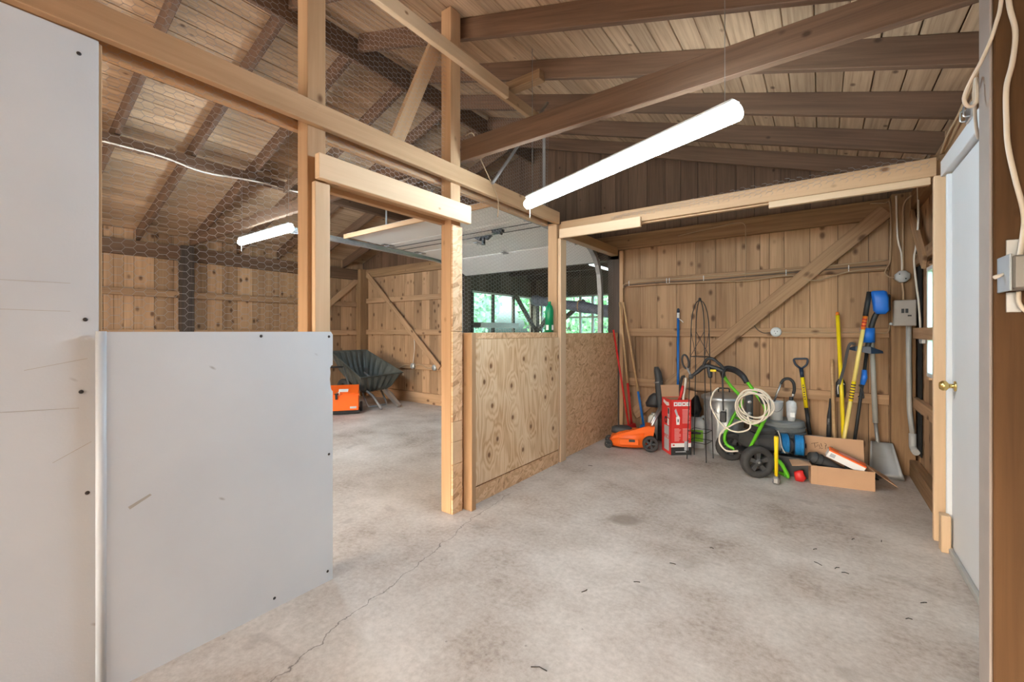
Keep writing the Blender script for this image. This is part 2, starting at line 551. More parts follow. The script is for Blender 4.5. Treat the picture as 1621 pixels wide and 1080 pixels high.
# ---------------------------------------------------------------- mesh helpers
class MB:
    def __init__(s):
        s.v, s.f, s.sm = [], [], []

    def add(s, verts, faces, M=None, smooth=False):
        o = len(s.v)
        s.v += [tuple(M @ Vector(p)) if M is not None else tuple(p) for p in verts]
        s.f += [tuple(o + i for i in f) for f in faces]
        s.sm += [smooth] * len(faces)
        return s

    def box(s, c, d, M=None, ch=0.0):
        x, y, z = d[0] / 2, d[1] / 2, d[2] / 2
        if ch <= 0:
            vs_ = [(c[0] + a * x, c[1] + b * y, c[2] + e * z) for a in (-1, 1) for b in (-1, 1) for e in (-1, 1)]
            return s.add(vs_, [(0, 1, 3, 2), (4, 6, 7, 5), (0, 4, 5, 1), (2, 3, 7, 6), (0, 2, 6, 4), (1, 5, 7, 3)], M)
        ch = min(ch, x * 0.9, y * 0.9, z * 0.9)
        P, idx = [], {}
        for a in (-1, 1):
            for b in (-1, 1):
                for e in (-1, 1):
                    for ax in range(3):
                        p = [a * x, b * y, e * z]
                        for k, sg in enumerate((a, b, e)):
                            if k != ax:
                                p[k] -= sg * ch
                        idx[(a, b, e, ax)] = len(P)
                        P.append((c[0] + p[0], c[1] + p[1], c[2] + p[2]))
        F = []
        for ax in range(3):
            o1, o2 = [k for k in range(3) if k != ax]
            for sg in (-1, 1):
                q = []
                for u, w in ((-1, -1), (1, -1), (1, 1), (-1, 1)):
                    t = [0, 0, 0]
                    t[ax], t[o1], t[o2] = sg, u, w
                    q.append(idx[(t[0], t[1], t[2], ax)])
                F.append(tuple(q))
            for u in (-1, 1):
                for w in (-1, 1):
                    q = []
                    for sg, who in ((-1, o1), (1, o1), (1, o2), (-1, o2)):
                        t = [0, 0, 0]
                        t[ax], t[o1], t[o2] = sg, u, w
                        q.append(idx[(t[0], t[1], t[2], who)])
                    F.append(tuple(q))
        for a in (-1, 1):
            for b in (-1, 1):
                for e in (-1, 1):
                    F.append(tuple(idx[(a, b, e, k)] for k in range(3)))
        return s.add(P, F, M)

    def tube(s, path, r, n=8, closed=False, caps=True, M=None, smooth=True):
        pts = [Vector(p) for p in path]
        N = len(pts)
        rs = r if isinstance(r, (list, tuple)) else [r] * N
        tang = []
        for i in range(N):
            a = pts[(i - 1) % N] if (closed or i > 0) else pts[i]
            b = pts[(i + 1) % N] if (closed or i < N - 1) else pts[i]
            t = (b - a)
            tang.append(t.normalized() if t.length > 1e-9 else Vector((0, 0, 1)))
        up = Vector((0, 0, 1)) if abs(tang[0].z) < 0.9 else Vector((1, 0, 0))
        nrm = (up - tang[0] * up.dot(tang[0])).normalized()
        V = []
        for i in range(N):
            nrm = nrm - tang[i] * nrm.dot(tang[i])
            nrm = nrm.normalized() if nrm.length > 1e-6 else tang[i].orthogonal().normalized()
            bi = tang[i].cross(nrm)
            for k in range(n):
                a = 2 * PI * k / n
                V.append(pts[i] + (nrm * math.cos(a) + bi * math.sin(a)) * rs[i])
        F = []
        for i in range(N if closed else N - 1):
            j = (i + 1) % N
            for k in range(n):
                F.append((i * n + k, i * n + (k + 1) % n, j * n + (k + 1) % n, j * n + k))
        s.add(V, F, M, smooth)
        if caps and not closed:
            s.add(V[:n][::-1], [tuple(range(n))], M)
            s.add(V[-n:], [tuple(range(n))], M)
        return s

    def lathe(s, prof, n=20, M=None, smooth=True, close=False):
        V, F = [], []
        for r, z in prof:
            for k in range(n):
                a = 2 * PI * k / n
                V.append((r * math.cos(a), r * math.sin(a), z))
        L = len(prof)
        for i in range(L if close else L - 1):
            j = (i + 1) % L
            for k in range(n):
                F.append((i * n + k, i * n + (k + 1) % n, j * n + (k + 1) % n, j * n + k))
        s.add(V, F, M, smooth)
        if not close:
            if prof[0][0] > 1e-5:
                s.add(V[:n][::-1], [tuple(range(n))], M)
            if prof[-1][0] > 1e-5:
                s.add(V[-n:], [tuple(range(n))], M)
        return s

    def prism(s, poly, t0, t1, axis='x', M=None):
        """poly in the two other axes, in order; extruded along axis"""
        def P(a, b, t):
            return {'x': (t, a, b), 'y': (a, t, b), 'z': (a, b, t)}[axis]
        n = len(poly)
        V = [P(a, b, t0) for a, b in poly] + [P(a, b, t1) for a, b in poly]
        F = [tuple(range(n))[::-1], tuple(range(n, 2 * n))]
        for i in range(n):
            j = (i + 1) % n
            F.append((i, j, n + j, n + i))
        return s.add(V, F, M)

    def ball(s, c, r, n=10, M=None, sq=(1, 1, 1)):
        V, F = [], []
        m = n // 2
        for i in range(m + 1):
            t = PI * i / m
            for k in range(n):
                a = 2 * PI * k / n
                V.append((c[0] + r * sq[0] * math.sin(t) * math.cos(a), c[1] + r * sq[1] * math.sin(t) * math.sin(a), c[2] + r * sq[2] * math.cos(t)))
        for i in range(m):
            for k in range(n):
                F.append((i * n + k, (i + 1) * n + k, (i + 1) * n + (k + 1) % n, i * n + (k + 1) % n))
        return s.add(V, F, M, True)

    def build(s, name, mat, parent=None, loc=None, mtx=None):
        me = bpy.data.meshes.new(name)
        me.from_pydata(s.v, [], s.f)
        me.polygons.foreach_set('use_smooth', s.sm)
        me.materials.append(MATS[mat])
        me.update()
        import bmesh
        bm = bmesh.new()
        bm.from_mesh(me)
        bmesh.ops.remove_doubles(bm, verts=bm.verts, dist=1e-6)
        bmesh.ops.recalc_face_normals(bm, faces=bm.faces)
        bm.to_mesh(me)
        bm.free()
        o = bpy.data.objects.new(name, me)
        COL.objects.link(o)
        if parent is not None:
            o.parent = parent
        if loc is not None:
            o.location = loc
        if mtx is not None:
            o.matrix_basis = mtx
        return o

def empty(name, loc=(0, 0, 0), rz=0.0, rot=None):
    o = bpy.data.objects.new(name, None)
    COL.objects.link(o)
    o.location = loc
    o.rotation_euler = rot if rot is not None else (0, 0, rz)
    o.empty_display_size = 0.05
    return o

def tag(o, label=None, cat=None, group=None, kind=None):
    if label:
        o['label'] = label
    if cat:
        o['category'] = cat
    if group:
        o['group'] = group
    if kind:
        o['kind'] = kind
    return o

def thing(name, label, cat, loc=(0, 0, 0), rz=0.0, group=None, rot=None):
    return tag(empty(name, loc, rz, rot), label, cat, group)

def struct(name, loc=(0, 0, 0), label=None):
    return tag(empty(name, loc), label, None, None, 'structure')

def frame(p0, p1, up=(0, 0, 1)):
    p0, p1 = Vector(p0), Vector(p1)
    x = (p1 - p0).normalized()
    u = Vector(up)
    z = u - x * u.dot(x)
    if z.length < 1e-5:
        u = Vector((0, 1, 0))
        z = u - x * u.dot(x)
    z.normalize()
    y = z.cross(x)
    M = Matrix((x, y, z)).transposed().to_4x4()
    M.translation = (p0 + p1) / 2
    return M, (p1 - p0).length

def beam(name, p0, p1, w, h, mat, parent=None, up=(0, 0, 1), ch=0.003):
    """timber from p0 to p1 (w across, h along up); its own X axis is the grain"""
    M, L = frame(p0, p1, up)
    b = MB().box((0, 0, 0), (L, w, h), ch=ch)
    return b.build(name, mat, parent, mtx=M)

def timber(name, x0, x1, y0, y1, z0, z1, mat, parent=None, ch=0.003):
    c = ((x0 + x1) / 2, (y0 + y1) / 2, (z0 + z1) / 2)
    d = (x1 - x0, y1 - y0, z1 - z0)
    k = d.index(max(d))
    if k == 0:
        return beam(name, (x0, c[1], c[2]), (x1, c[1], c[2]), d[1], d[2], mat, parent, (0, 0, 1), ch)
    if k == 1:
        return beam(name, (c[0], y0, c[2]), (c[0], y1, c[2]), d[0], d[2], mat, parent, (0, 0, 1), ch)
    return beam(name, (c[0], c[1], z0), (c[0], c[1], z1), d[0], d[1], mat, parent, (0, 1, 0), ch)

def slab(name, x0, x1, y0, y1, z0, z1, mat, parent=None, ch=0.0):
    """box with its axes along the world's (for sheets whose pattern is laid out in the sheet)"""
    c = ((x0 + x1) / 2, (y0 + y1) / 2, (z0 + z1) / 2)
    return MB().box((0, 0, 0), (x1 - x0, y1 - y0, z1 - z0), ch=ch).build(name, mat, parent, loc=c)

def shift(o, v):
    """re-seat a mesh given in world coordinates so that its origin is v"""
    v = Vector(v)
    o.data.transform(Matrix.Translation(-v))
    o.location = v
    return o

def text(name, body, size, mat, parent, mtx, extrude=0.0006):
    cu = bpy.data.curves.new(name, 'FONT')
    cu.body = body
    cu.size = size
    cu.extrude = extrude
    cu.align_x = 'CENTER'
    cu.align_y = 'CENTER'
    cu.materials.append(MATS[mat])
    o = bpy.data.objects.new(name, cu)
    COL.objects.link(o)
    bpy.context.view_layer.update()
    me = bpy.data.meshes.new_from_object(o)
    bpy.data.objects.remove(o)
    o = bpy.data.objects.new(name, me)
    COL.objects.link(o)
    o.parent = parent
    o.matrix_basis = mtx
    return o

def spline(pts, n=6):
    """Catmull-Rom through pts"""
    P = [Vector(p) for p in pts]
    out = []
    for i in range(len(P) - 1):
        a = P[max(i - 1, 0)]
        b, c = P[i], P[i + 1]
        d = P[min(i + 2, len(P) - 1)]
        for k in range(n):
            t = k / n
            out.append(0.5 * ((2 * b) + (c - a) * t + (2 * a - 5 * b + 4 * c - d) * t * t + (3 * b - a - 3 * c + d) * t ** 3))
    out.append(P[-1])
    return out

def bent(pts, r, k=3):
    """polyline with rounded corners"""
    P = [Vector(p) for p in pts]
    out = [P[0]]
    for i in range(1, len(P) - 1):
        a, b, c = P[i - 1], P[i], P[i + 1]
        ra = min(r, (a - b).length / 2, (c - b).length / 2)
        s0 = b + (a - b).normalized() * ra
        s1 = b + (c - b).normalized() * ra
        for j in range(k + 1):
            t = j / k
            out.append(s0.lerp(b, t).lerp(b.lerp(s1, t), t))
    out.append(P[-1])
    return out

# ---------------------------------------------------------------- the building
XL, XR, YB, YF = -7.2, 0.66, 5.0, -5.6      # inner faces of the walls; unseen front end left open to let fill daylight in
PLATE, PITCH = 2.40, 0.32
RIDGE_X = (XL + XR) / 2
def roof_z(x):                              # underside of the rafters
    return PLATE + PITCH * (min(XR - x, x - XL))

floor = MB().add([(XL - 0.3, YF - 0.5, 0), (XR + 0.3, YF - 0.5, 0), (XR + 0.3, YB + 3.6, 0), (XL - 0.3, YB + 3.6, 0),
                  (XL - 0.3, YF - 0.5, -0.15), (XR + 0.3, YF - 0.5, -0.15), (XR + 0.3, YB + 3.6, -0.15), (XL - 0.3, YB + 3.6, -0.15)],
                 [(0, 1, 2, 3), (4, 7, 6, 5), (0, 4, 5, 1), (1, 5, 6, 2), (2, 6, 7, 3), (3, 7, 4, 0)]).build('floor', 'concrete')
tag(floor, 'worn pale concrete slab with a hairline crack and dark stains', None, None, 'structure')

# roof: boards along the barn, rafters across it
ceiling = struct('ceiling', label='pitched plank roof on dark rafters')
slope = math.sqrt(1 + PITCH * PITCH)
RD = 0.14                                   # rafter depth
BW = 0.142
for side in (-1, 1):
    half = (XR - RIDGE_X) + 0.25
    n = int(half * slope / BW) + 1
    for i in range(n):
        s0, s1 = i * BW, min((i + 1) * BW - 0.005, half * slope)
        if s1 <= s0:
            continue
        mid = (s0 + s1) / 2 / slope
        x = RIDGE_X + side * mid
        z = roof_z(RIDGE_X) - PITCH * mid + RD * slope + 0.012
        M, L = frame((x, YF - 0.3, z), (x, YB + 0.15, z), (side * PITCH, 0, 1))
        dz = random.uniform(-0.002, 0.002)
        MB().box((0, 0, dz), (L, s1 - s0, 0.022), ch=0.003).build('roof_board', 'roof_wood', ceiling, mtx=M)
    # unseen sheet added above the boards to block daylight leaks
    xa, xb = RIDGE_X, RIDGE_X + side * (half + 0.05)
    za = roof_z(RIDGE_X) + RD * slope + 0.03
    zb = za - PITCH * (half + 0.05)
    MB().prism([(xa, za), (xb, zb), (xb, zb + 0.04), (xa, za + 0.04)], YF - 0.3, YB + 0.2, 'y').build('roof_light_block', 'rafter_wood', ceiling)
RAFT = [2.20 + 0.59 * k for k in range(-13, 5)]
for y in RAFT:
    if y < YF:
        continue
    for side in (-1, 1):
        x0, x1 = RIDGE_X + side * 0.02, RIDGE_X + side * ((XR - RIDGE_X) + 0.2)
        zc = lambda x: roof_z(RIDGE_X) - PITCH * abs(x - RIDGE_X) + RD * slope / 2
        beam('rafter', (x0, y + 0.02, zc(x0)), (x1, y + 0.02, zc(x1)), 0.04, RD, 'rafter_wood', ceiling, (side * PITCH, 0, 1))
timber('ridge_beam', RIDGE_X - 0.02, RIDGE_X + 0.02, YF - 0.2, YB, roof_z(RIDGE_X) - 0.10, roof_z(RIDGE_X) + 0.10, 'rafter_wood', ceiling)
timber('purlin', -5.30, -5.21, YF, YB - 0.02, roof_z(-5.255) - 0.095, roof_z(-5.255) - 0.005, 'rafter_wood', ceiling)
for y in (2.55, 0.2):
    beam('purlin_strut', (-5.25, y, 2.93), (-4.55, y + 0.02, 3.20), 0.04, 0.09, 'rafter_wood', ceiling)

def plank_wall(parent, name, edges, at, axis, z0, ztop, mat, thick=0.02, gap=0.004, outward=1):
    """vertical boards between the given edge positions; ztop(u) gives the height at either edge"""
    for a, b in zip(edges[:-1], edges[1:]):
        j = random.uniform(0, 0.006)
        a2, b2 = a + gap / 2, b - gap / 2
        c = (a2 + b2) / 2
        za, zb = ztop(a2), ztop(b2)
        L = max(za, zb) - z0
        # local frame: X up, Y across, Z out of the wall
        V = []
        for t in (0, thick):
            for u, zt in ((a2, za), (b2, zb)):
                V += [(0, u - c, t), (zt - z0, u - c, t)]
        F = [(0, 1, 3, 2), (4, 6, 7, 5), (0, 4, 5, 1), (2, 3, 7, 6), (0, 2, 6, 4), (1, 5, 7, 3)]
        if axis == 'x':      # wall runs along X, stands at y = at, thickness goes to +Y * outward
            M = Matrix(((0, 1, 0, c), (0, 0, outward, at + j * outward), (1, 0, 0, z0), (0, 0, 0, 1)))
        else:
            M = Matrix(((0, 0, outward, at + j * outward), (0, 1, 0, c), (1, 0, 0, z0), (0, 0, 0, 1)))
        MB().add(V, F).build(name, mat, parent, mtx=M)

def rand_edges(a, b, w0, w1):
    e = [a]
    while e[-1] < b - w1:
        e.append(e[-1] + random.uniform(w0, w1))
    e.append(b)
    return e

under = lambda x: roof_z(x) + RD * slope - 0.004
def backing(parent, x0, x1, y0, y1, z0, z1):  # unseen sheet added to stop light leaks and keep the seams dark
    slab('wall_light_block', x0, x1, y0, y1, z0, z1, 'gap_black', parent)
OPEN_L, OPEN_R = -4.52, -2.14               # overhead door opening in the back wall
# --- back wall
wall_back = struct('wall_back', label='knotty vertical plank wall with girts')
eL = [XL, -6.899, -6.595, -6.304, -5.991, -5.742, -5.533, -5.347, -5.151, -4.94, -4.73, OPEN_L]
eR = [OPEN_R, -1.95, -1.749, -1.548, -1.328, -1.126, -0.921, -0.727, -0.508, -0.425, -0.301, -0.091, 0.122, 0.343, 0.481, XR]
plank_wall(wall_back, 'board', eL, YB, 'x', 0.0, lambda u: 2.385, 'barn_board')
plank_wall(wall_back, 'board', eR, YB, 'x', 0.0, lambda u: 2.385, 'barn_board')
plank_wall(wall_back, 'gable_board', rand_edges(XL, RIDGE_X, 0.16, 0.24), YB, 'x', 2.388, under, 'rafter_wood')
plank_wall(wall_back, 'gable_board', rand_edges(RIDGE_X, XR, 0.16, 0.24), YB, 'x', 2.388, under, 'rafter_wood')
plank_wall(wall_back, 'board', rand_edges(OPEN_L, OPEN_R, 0.16, 0.24), YB, 'x', 2.2, lambda u: 2.385, 'barn_board')
timber('top_plate', XL, -3.3, YB - 0.05, YB, 2.24, 2.395, 'old_timber', wall_back)
timber('top_plate', -3.298, XR, YB - 0.05, YB, 2.21, 2.385, 'old_timber', wall_back)
for z in (1.80, 1.21, 0.62):
    timber('girt', XL + 0.15, OPEN_L - 0.06, YB - 0.045, YB, z - 0.045, z + 0.045, 'barn_board', wall_back)
    m_ = 'pine' if z < 1.5 else 'barn_board'
    timber('girt', -1.87, 0.48, YB - 0.045, YB, z - 0.045, z + 0.045, 'barn_board', wall_back)
timber('sill_board', XL + 0.15, OPEN_L - 0.06, YB - 0.04, YB, 0.0, 0.18, 'barn_board', wall_back)
timber('nailer', -1.875, -1.80, YB - 0.03, YB - 0.002, 0.74, 1.16, 'barn_board', wall_back)
beam('brace', (0.46, YB - 0.06, 2.28), (-1.80, YB - 0.06, 0.24), 0.025, 0.13, 'barn_board', wall_back, (0.6, 0, 0.8))
beam('brace', (-6.98, YB - 0.06, 2.30), (-5.05, YB - 0.06, 0.62), 0.025, 0.10, 'barn_board', wall_back, (0.6, 0, 0.8))
timber('corner_post', XL, XL + 0.16, YB - 0.17, YB, 0, 2.40, 'old_timber', wall_back)
timber('corner_post', 0.485, 0.64, YB - 0.115, YB, 0, 2.40, 'old_timber', wall_back)
timber('door_jamb', OPEN_L - 0.06, OPEN_L, YB - 0.03, YB + 0.10, 0, 2.2, 'dark_stained', wall_back)
timber('door_jamb', OPEN_R, OPEN_R + 0.15, YB - 0.03, YB + 0.10, 0, 2.2, 'dark_stained', wall_back)
timber('door_lintel', OPEN_L - 0.06, OPEN_R + 0.14, YB - 0.03, YB + 0.10, 2.10, 2.24, 'dark_stained', wall_back)

backing(wall_back, XL, OPEN_L - 0.01, YB + 0.03, YB + 0.04, 0, 2.54)
backing(wall_back, OPEN_R + 0.01, XR + 0.045, YB + 0.03, YB + 0.04, 0, 2.54)
backing(wall_back, OPEN_L - 0.01, OPEN_R + 0.01, YB + 0.03, YB + 0.04, 2.2, 2.54)
zr_ = roof_z(RIDGE_X) + RD * slope - 0.01
MB().prism([(XL, 2.54), (XR, 2.54), (RIDGE_X, zr_)], YB + 0.03, YB + 0.04, 'y').build('wall_light_block', 'gap_black', wall_back)  # gable part of the added leak-stopping sheet
# --- wall along the far bay
wall_left = struct('wall_left', label='knotty plank wall of the far bay')
plank_wall(wall_left, 'board', rand_edges(YF, 0.9, 0.2, 0.26) + [1.1, 1.3, 1.396, 1.492, 1.591, 1.798, 2.01, 2.13, 2.25, 2.404, 2.597, 2.8, 3.014, 3.211, 3.408, 3.709] + rand_edges(3.9, YB, 0.16, 0.24), XL, 'y', 0, lambda u: 2.54, 'barn_board', outward=-1)
for z in (1.73, 1.20, 0.62):
    timber('girt', XL, XL + 0.045, YF, YB - 0.17, z - 0.045, z + 0.045, 'barn_board', wall_left)
timber('top_plate', XL - 0.02, XL + 0.08, YF, YB - 0.17, 2.20, 2.39, 'rafter_wood', wall_left)
timber('wall_post', XL + 0.005, XL + 0.15, 2.06, 2.20, 0, 2.40, 'dark_stained', wall_left)
timber('wall_post', XL + 0.005, XL + 0.15, -0.6, -0.46, 0, 2.40, 'dark_stained', wall_left)
beam('brace', (XL + 0.06, 4.83, 2.20), (XL + 0.06, 3.55, 1.10), 0.025, 0.10, 'barn_board', wall_left, (0, -0.6, 0.8))

backing(wall_left, XL - 0.04, XL - 0.03, YF, YB + 0.04, 0, 2.545)
# --- wall beside the camera
wall_right = struct('wall_right', label='plank wall beside the white door')
W1A, W1B, W1C, W1D = 3.95, 4.33, 0.90, 1.68          # opening of the window in this wall
for ed_, z0_, z1_ in ((rand_edges(3.56, W1A, 0.15, 0.2), 0, 2.545), (rand_edges(W1B, YB, 0.15, 0.2), 0, 2.545), (rand_edges(W1A, W1B, 0.15, 0.2), 0, W1C), (rand_edges(W1A, W1B, 0.15, 0.2), W1D, 2.545)):
    plank_wall(wall_right, 'board', ed_, XR, 'y', z0_, lambda u, z=z1_: z, 'barn_board', outward=1)
plank_wall(wall_right, 'board', rand_edges(1.7, 3.56, 0.16, 0.22), XR, 'y', 0, lambda u: 2.545, 'barn_board', outward=1)
plank_wall(wall_right, 'board', rand_edges(YF, 1.7, 0.2, 0.26), XR, 'y', 0, lambda u: 2.545, 'barn_board', outward=1)
timber('top_plate', XR - 0.05, XR + 0.03, YF, YB - 0.12, 2.25, 2.395, 'old_timber', wall_right)
timber('girt', XR - 0.04, XR, 3.56, YB - 0.12, 1.16, 1.25, 'barn_board', wall_right)
timber('girt', XR - 0.04, XR, 3.56, YB - 0.12, 0.58, 0.67, 'barn_board', wall_right)
timber('girt', XR - 0.04, XR, 3.56, YB - 0.12, 1.76, 1.85, 'barn_board', wall_right)
timber('sill_timber', XR - 0.06, XR, 3.56, YB - 0.12, 0, 0.14, 'old_timber', wall_right)
beam('brace', (XR - 0.05, 4.86, 2.2), (XR - 0.05, 4.3, 1.72), 0.025, 0.10, 'barn_board', wall_right, (0, 0.6, 0.8))
timber('gap_shade_strip', XR - 0.012, XR - 0.002, 4.72, 4.87, 0.2, 1.78, 'gap_black', wall_right)  # black strip painted as the shade of a gap
backing(wall_right, XR + 0.03, XR + 0.04, YF, W1A, 0, 2.545)
backing(wall_right, XR + 0.03, XR + 0.04, W1B, YB + 0.04, 0, 2.545)
backing(wall_right, XR + 0.03, XR + 0.04, W1A, W1B, 0, W1C)
backing(wall_right, XR + 0.03, XR + 0.04, W1A, W1B, W1D, 2.545)
# --- unseen front end: wide doorway added so daylight fills the barn
wall_front = struct('wall_front', label='unseen plank wall with a wide doorway added to let in daylight')
DW0, DW1 = -6.6, 0.3
plank_wall(wall_front, 'board', rand_edges(XL, DW0, 0.16, 0.24), YF, 'x', 0.0, lambda u: 2.385, 'barn_board', outward=-1)
plank_wall(wall_front, 'board', rand_edges(DW0, DW1, 0.16, 0.24), YF, 'x', 2.3, lambda u: 2.385, 'barn_board', outward=-1)
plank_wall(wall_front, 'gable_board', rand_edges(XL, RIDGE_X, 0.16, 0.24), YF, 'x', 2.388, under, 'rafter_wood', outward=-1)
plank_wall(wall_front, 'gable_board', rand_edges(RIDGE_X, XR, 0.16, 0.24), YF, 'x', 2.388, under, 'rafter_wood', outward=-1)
backing(wall_front, XL, DW0, YF - 0.04, YF - 0.03, 0, 2.54)
plank_wall(wall_front, 'board', rand_edges(DW1, XR, 0.16, 0.24), YF, 'x', 0.0, lambda u: 2.385, 'barn_board', outward=-1)
backing(wall_front, DW1, XR, YF - 0.04, YF - 0.03, 0, 2.54)
# window in that wall, seen edge-on
window_1 = struct('window_1', label='narrow white framed window in the plank wall')
for y in (3.95, 4.30):
    timber('window_frame', XR - 0.035, XR - 0.001, y, y + 0.03, 0.92, 1.66, 'white_paint', window_1)
for z in (0.89, 1.66):
    timber('window_frame', XR - 0.035, XR - 0.001, 3.95, 4.33, z, z + 0.03, 'white_paint', window_1)
slab('pane', XR - 0.012, XR - 0.006, 3.98, 4.30, 0.92, 1.66, 'window_glass', window_1)
for y in (3.86, 4.34):
    timber('window_casing', XR - 0.022, XR - 0.001, y, y + 0.085, 0.86, 1.72, 'pine', window_1)

# white door
door_1 = struct('door_1', label='white painted door with a brass knob')
timber('door_leaf', 0.585, 0.625, 2.05, 3.345, 0.02, 2.10, 'white_paint', door_1)
timber('head_trim', 0.555, 0.63, 1.9, 3.44, 2.11, 2.20, 'white_paint', door_1)
timber('door_stop', 0.565, 0.60, 3.35, 3.375, 0.02, 2.10, 'white_paint', door_1)
timber('weather_strip', 0.565, 0.584, 2.05, 3.35, 0.0, 0.03, 'pipe_grey', door_1)
timber('header_board', 0.58, 0.655, 1.9, 3.48, 2.201, 2.32, 'pine', door_1)
MB().lathe([(0.0, 0.066), (0.018, 0.064), (0.027, 0.052), (0.027, 0.038), (0.012, 0.026), (0.012, 0.008), (0.028, 0.006), (0.028, 0.0)], 16,
           Matrix.Translation((0.585, 3.26, 0.925)) @ Matrix.Rotation(-PI / 2, 4, 'Y')).build('knob', 'brass', door_1)

# --- the overhead door, standing open under the roof
garage_door = thing('overhead_door', 'white overhead garage door raised flat under the rafters', 'garage door')
secs = [((2.86, 2.315), (3.38, 2.30)), ((3.385, 2.30), (3.905, 2.285)), ((3.91, 2.285), (4.43, 2.25)), ((4.435, 2.245), (4.93, 2.08))]
for (ya, za), (yb, zb) in secs:
    M, L = frame((-3.345, ya, za), (-3.345, yb, zb))
    p = MB().box((0, 0, 0.02), (L - 0.006, 2.23, 0.04), ch=0.006).build('door_section', 'garage_white', garage_door, mtx=M)
timber('end_rail', -4.46, -2.23, 2.835, 2.858, 2.29, 2.34, 'pine', garage_door)
for ya, za in ((3.382, 2.295), (3.907, 2.28), (4.432, 2.243)):
    for x in (-4.36, -3.32, -2.28):
        hb = MB()
        hb.box((x, ya - 0.045, za - 0.004), (0.06, 0.07, 0.006))
        hb.box((x, ya + 0.045, za - 0.006), (0.06, 0.07, 0.006))
        hb.tube([(x - 0.035, ya, za - 0.012), (x + 0.035, ya, za - 0.012)], 0.008, 8)
        shift(hb.build('hinge', 'dull_steel', garage_door), (x, ya, za))
for ya, za in ((3.50, 2.286), (3.66, 2.283)):
    shift(MB().tube([(-4.44, ya, za), (-2.2, ya, za)], 0.004, 6).build('stay_rod', 'black_metal', garage_door), (-3.3, ya, za))
bk = MB()
for k in (-1, 1):
    bk.prism([(-3.05 + k * 0.12, 2.275), (-3.05 + k * 0.02, 2.275), (-3.05 + k * 0.05, 2.235)], 3.64, 3.68, 'y')
bk.box((-3.05, 3.66, 2.23), (0.03, 0.03, 0.09))
bk.box((-2.72, 3.5, 2.26), (0.13, 0.05, 0.03))
bk.prism([(-2.80, 2.275), (-2.66, 2.275), (-2.68, 2.22)], 3.48, 3.52, 'y')
shift(bk.build('lock_bracket', 'black_metal', garage_door), (-3.0, 3.6, 2.26))

def door_track(x, s):
    prof = lambda: None
    path = [(x, 2.2, 2.29), (x, 4.35, 2.26)] + [(x, 4.35 + 0.5 * math.sin(a), 1.76 + 0.5 * math.cos(a)) for a in [0.25 * k for k in range(1, 6)]] + [(x, 4.86, 1.7), (x, 4.86, 0.05)]
    m = MB()
    P = [Vector(p) for p in path]
    for i in range(len(P) - 1):
        M, L = frame(P[i], P[i + 1], (0, 1, 0) if abs((P[i + 1] - P[i]).normalized().z) > 0.9 else (0, 0, 1))
        m.box((0, 0.0, 0.026), (L + 0.004, 0.05, 0.004), M)
        m.box((0, 0.0, -0.026), (L + 0.004, 0.05, 0.004), M)
        m.box((0, s * 0.025, 0), (L + 0.004, 0.004, 0.056), M)
    return m
for x, s, lab in ((-4.515, 1, 'galvanized steel overhead door track hung above the wheelbarrow'), (-2.19, -1, 'galvanized steel door track curving down beside the plank partition end')):
    tr = thing('door_track', lab, 'door track', (x, 4.86, 0), group='tracks of the raised door')
    o = door_track(x, s if x < -3 else -1).build('rail', 'galvanized' if x < -3 else 'dull_steel', tr)
    o.data.transform(Matrix.Translation((-x, -4.86, 0)))
    for y in ((2.6, 3.5, 4.3) if x < -3 else (3.5,)):
        h = MB().box((0, 0, 0.16), (0.03, 0.004, 0.36))
        h.box((0, 0, -0.005), (0.05, 0.03, 0.03))
        ob = h.build('hanger', 'dull_steel', tr, loc=(0 + (0.03 if x < -3 else 0.03) * (-1 if x < -3 else 1), y - 4.86, 2.33))
        zt = roof_z(x) - 2.33
        for v in ob.data.vertices:
            if v.co.z > 0.3:
                v.co.z = zt

# ---------------------------------------------------------------- partition between aisle and bay (plane x = -2)
def piece(name, label, cat, obj, group=None):
    return tag(obj, label, cat, group)

PX = -2.0
def post(y0, y1, z1, label, mat='pine', x0=PX - 0.09, x1=PX):
    o = timber('timber_post', x0, x1, y0, y1, 0, z1, mat)
    return tag(o, label, 'post', 'posts of the partition')
post(1.08, 1.175, under(PX), 'pine post rising to the roof at the end of the short white panel')
post(2.06, 2.155, under(PX), 'pine post rising to the roof beside the knotty plywood panel')
p3 = thing('timber_post', 'pine post carrying the cross beam between plywood and strand board panels', 'post', (PX, 3.5, 0), 0, 'posts of the partition')
timber('post_core', -0.095, 0.0, -0.035, 0.055, 0, 2.235, 'pine', p3)
timber('post_facing', 0.002, 0.035, -0.02, 0.085, 0.0, 2.09, 'pine_pale', p3)
o = timber('timber_post', PX + 0.015, PX + 0.06, YB - 0.05, YB - 0.001, 0, 2.20, 'pine')
tag(o, 'thin pine stud where the partition meets the back planks', 'post', 'posts of the partition')
o = timber('timber_post', PX - 0.09, PX - 0.02, 0.275, 0.362, 0, 2.215, 'pine')
tag(o, 'pine stud edging the tall white panel', 'post', 'posts of the partition')
o = timber('jack_stud', PX + 0.002, PX + 0.035, 1.10, 1.178, 0, 1.945, 'pine_pale')
tag(o, 'pale pine jack stud under the doorway header', 'stud')

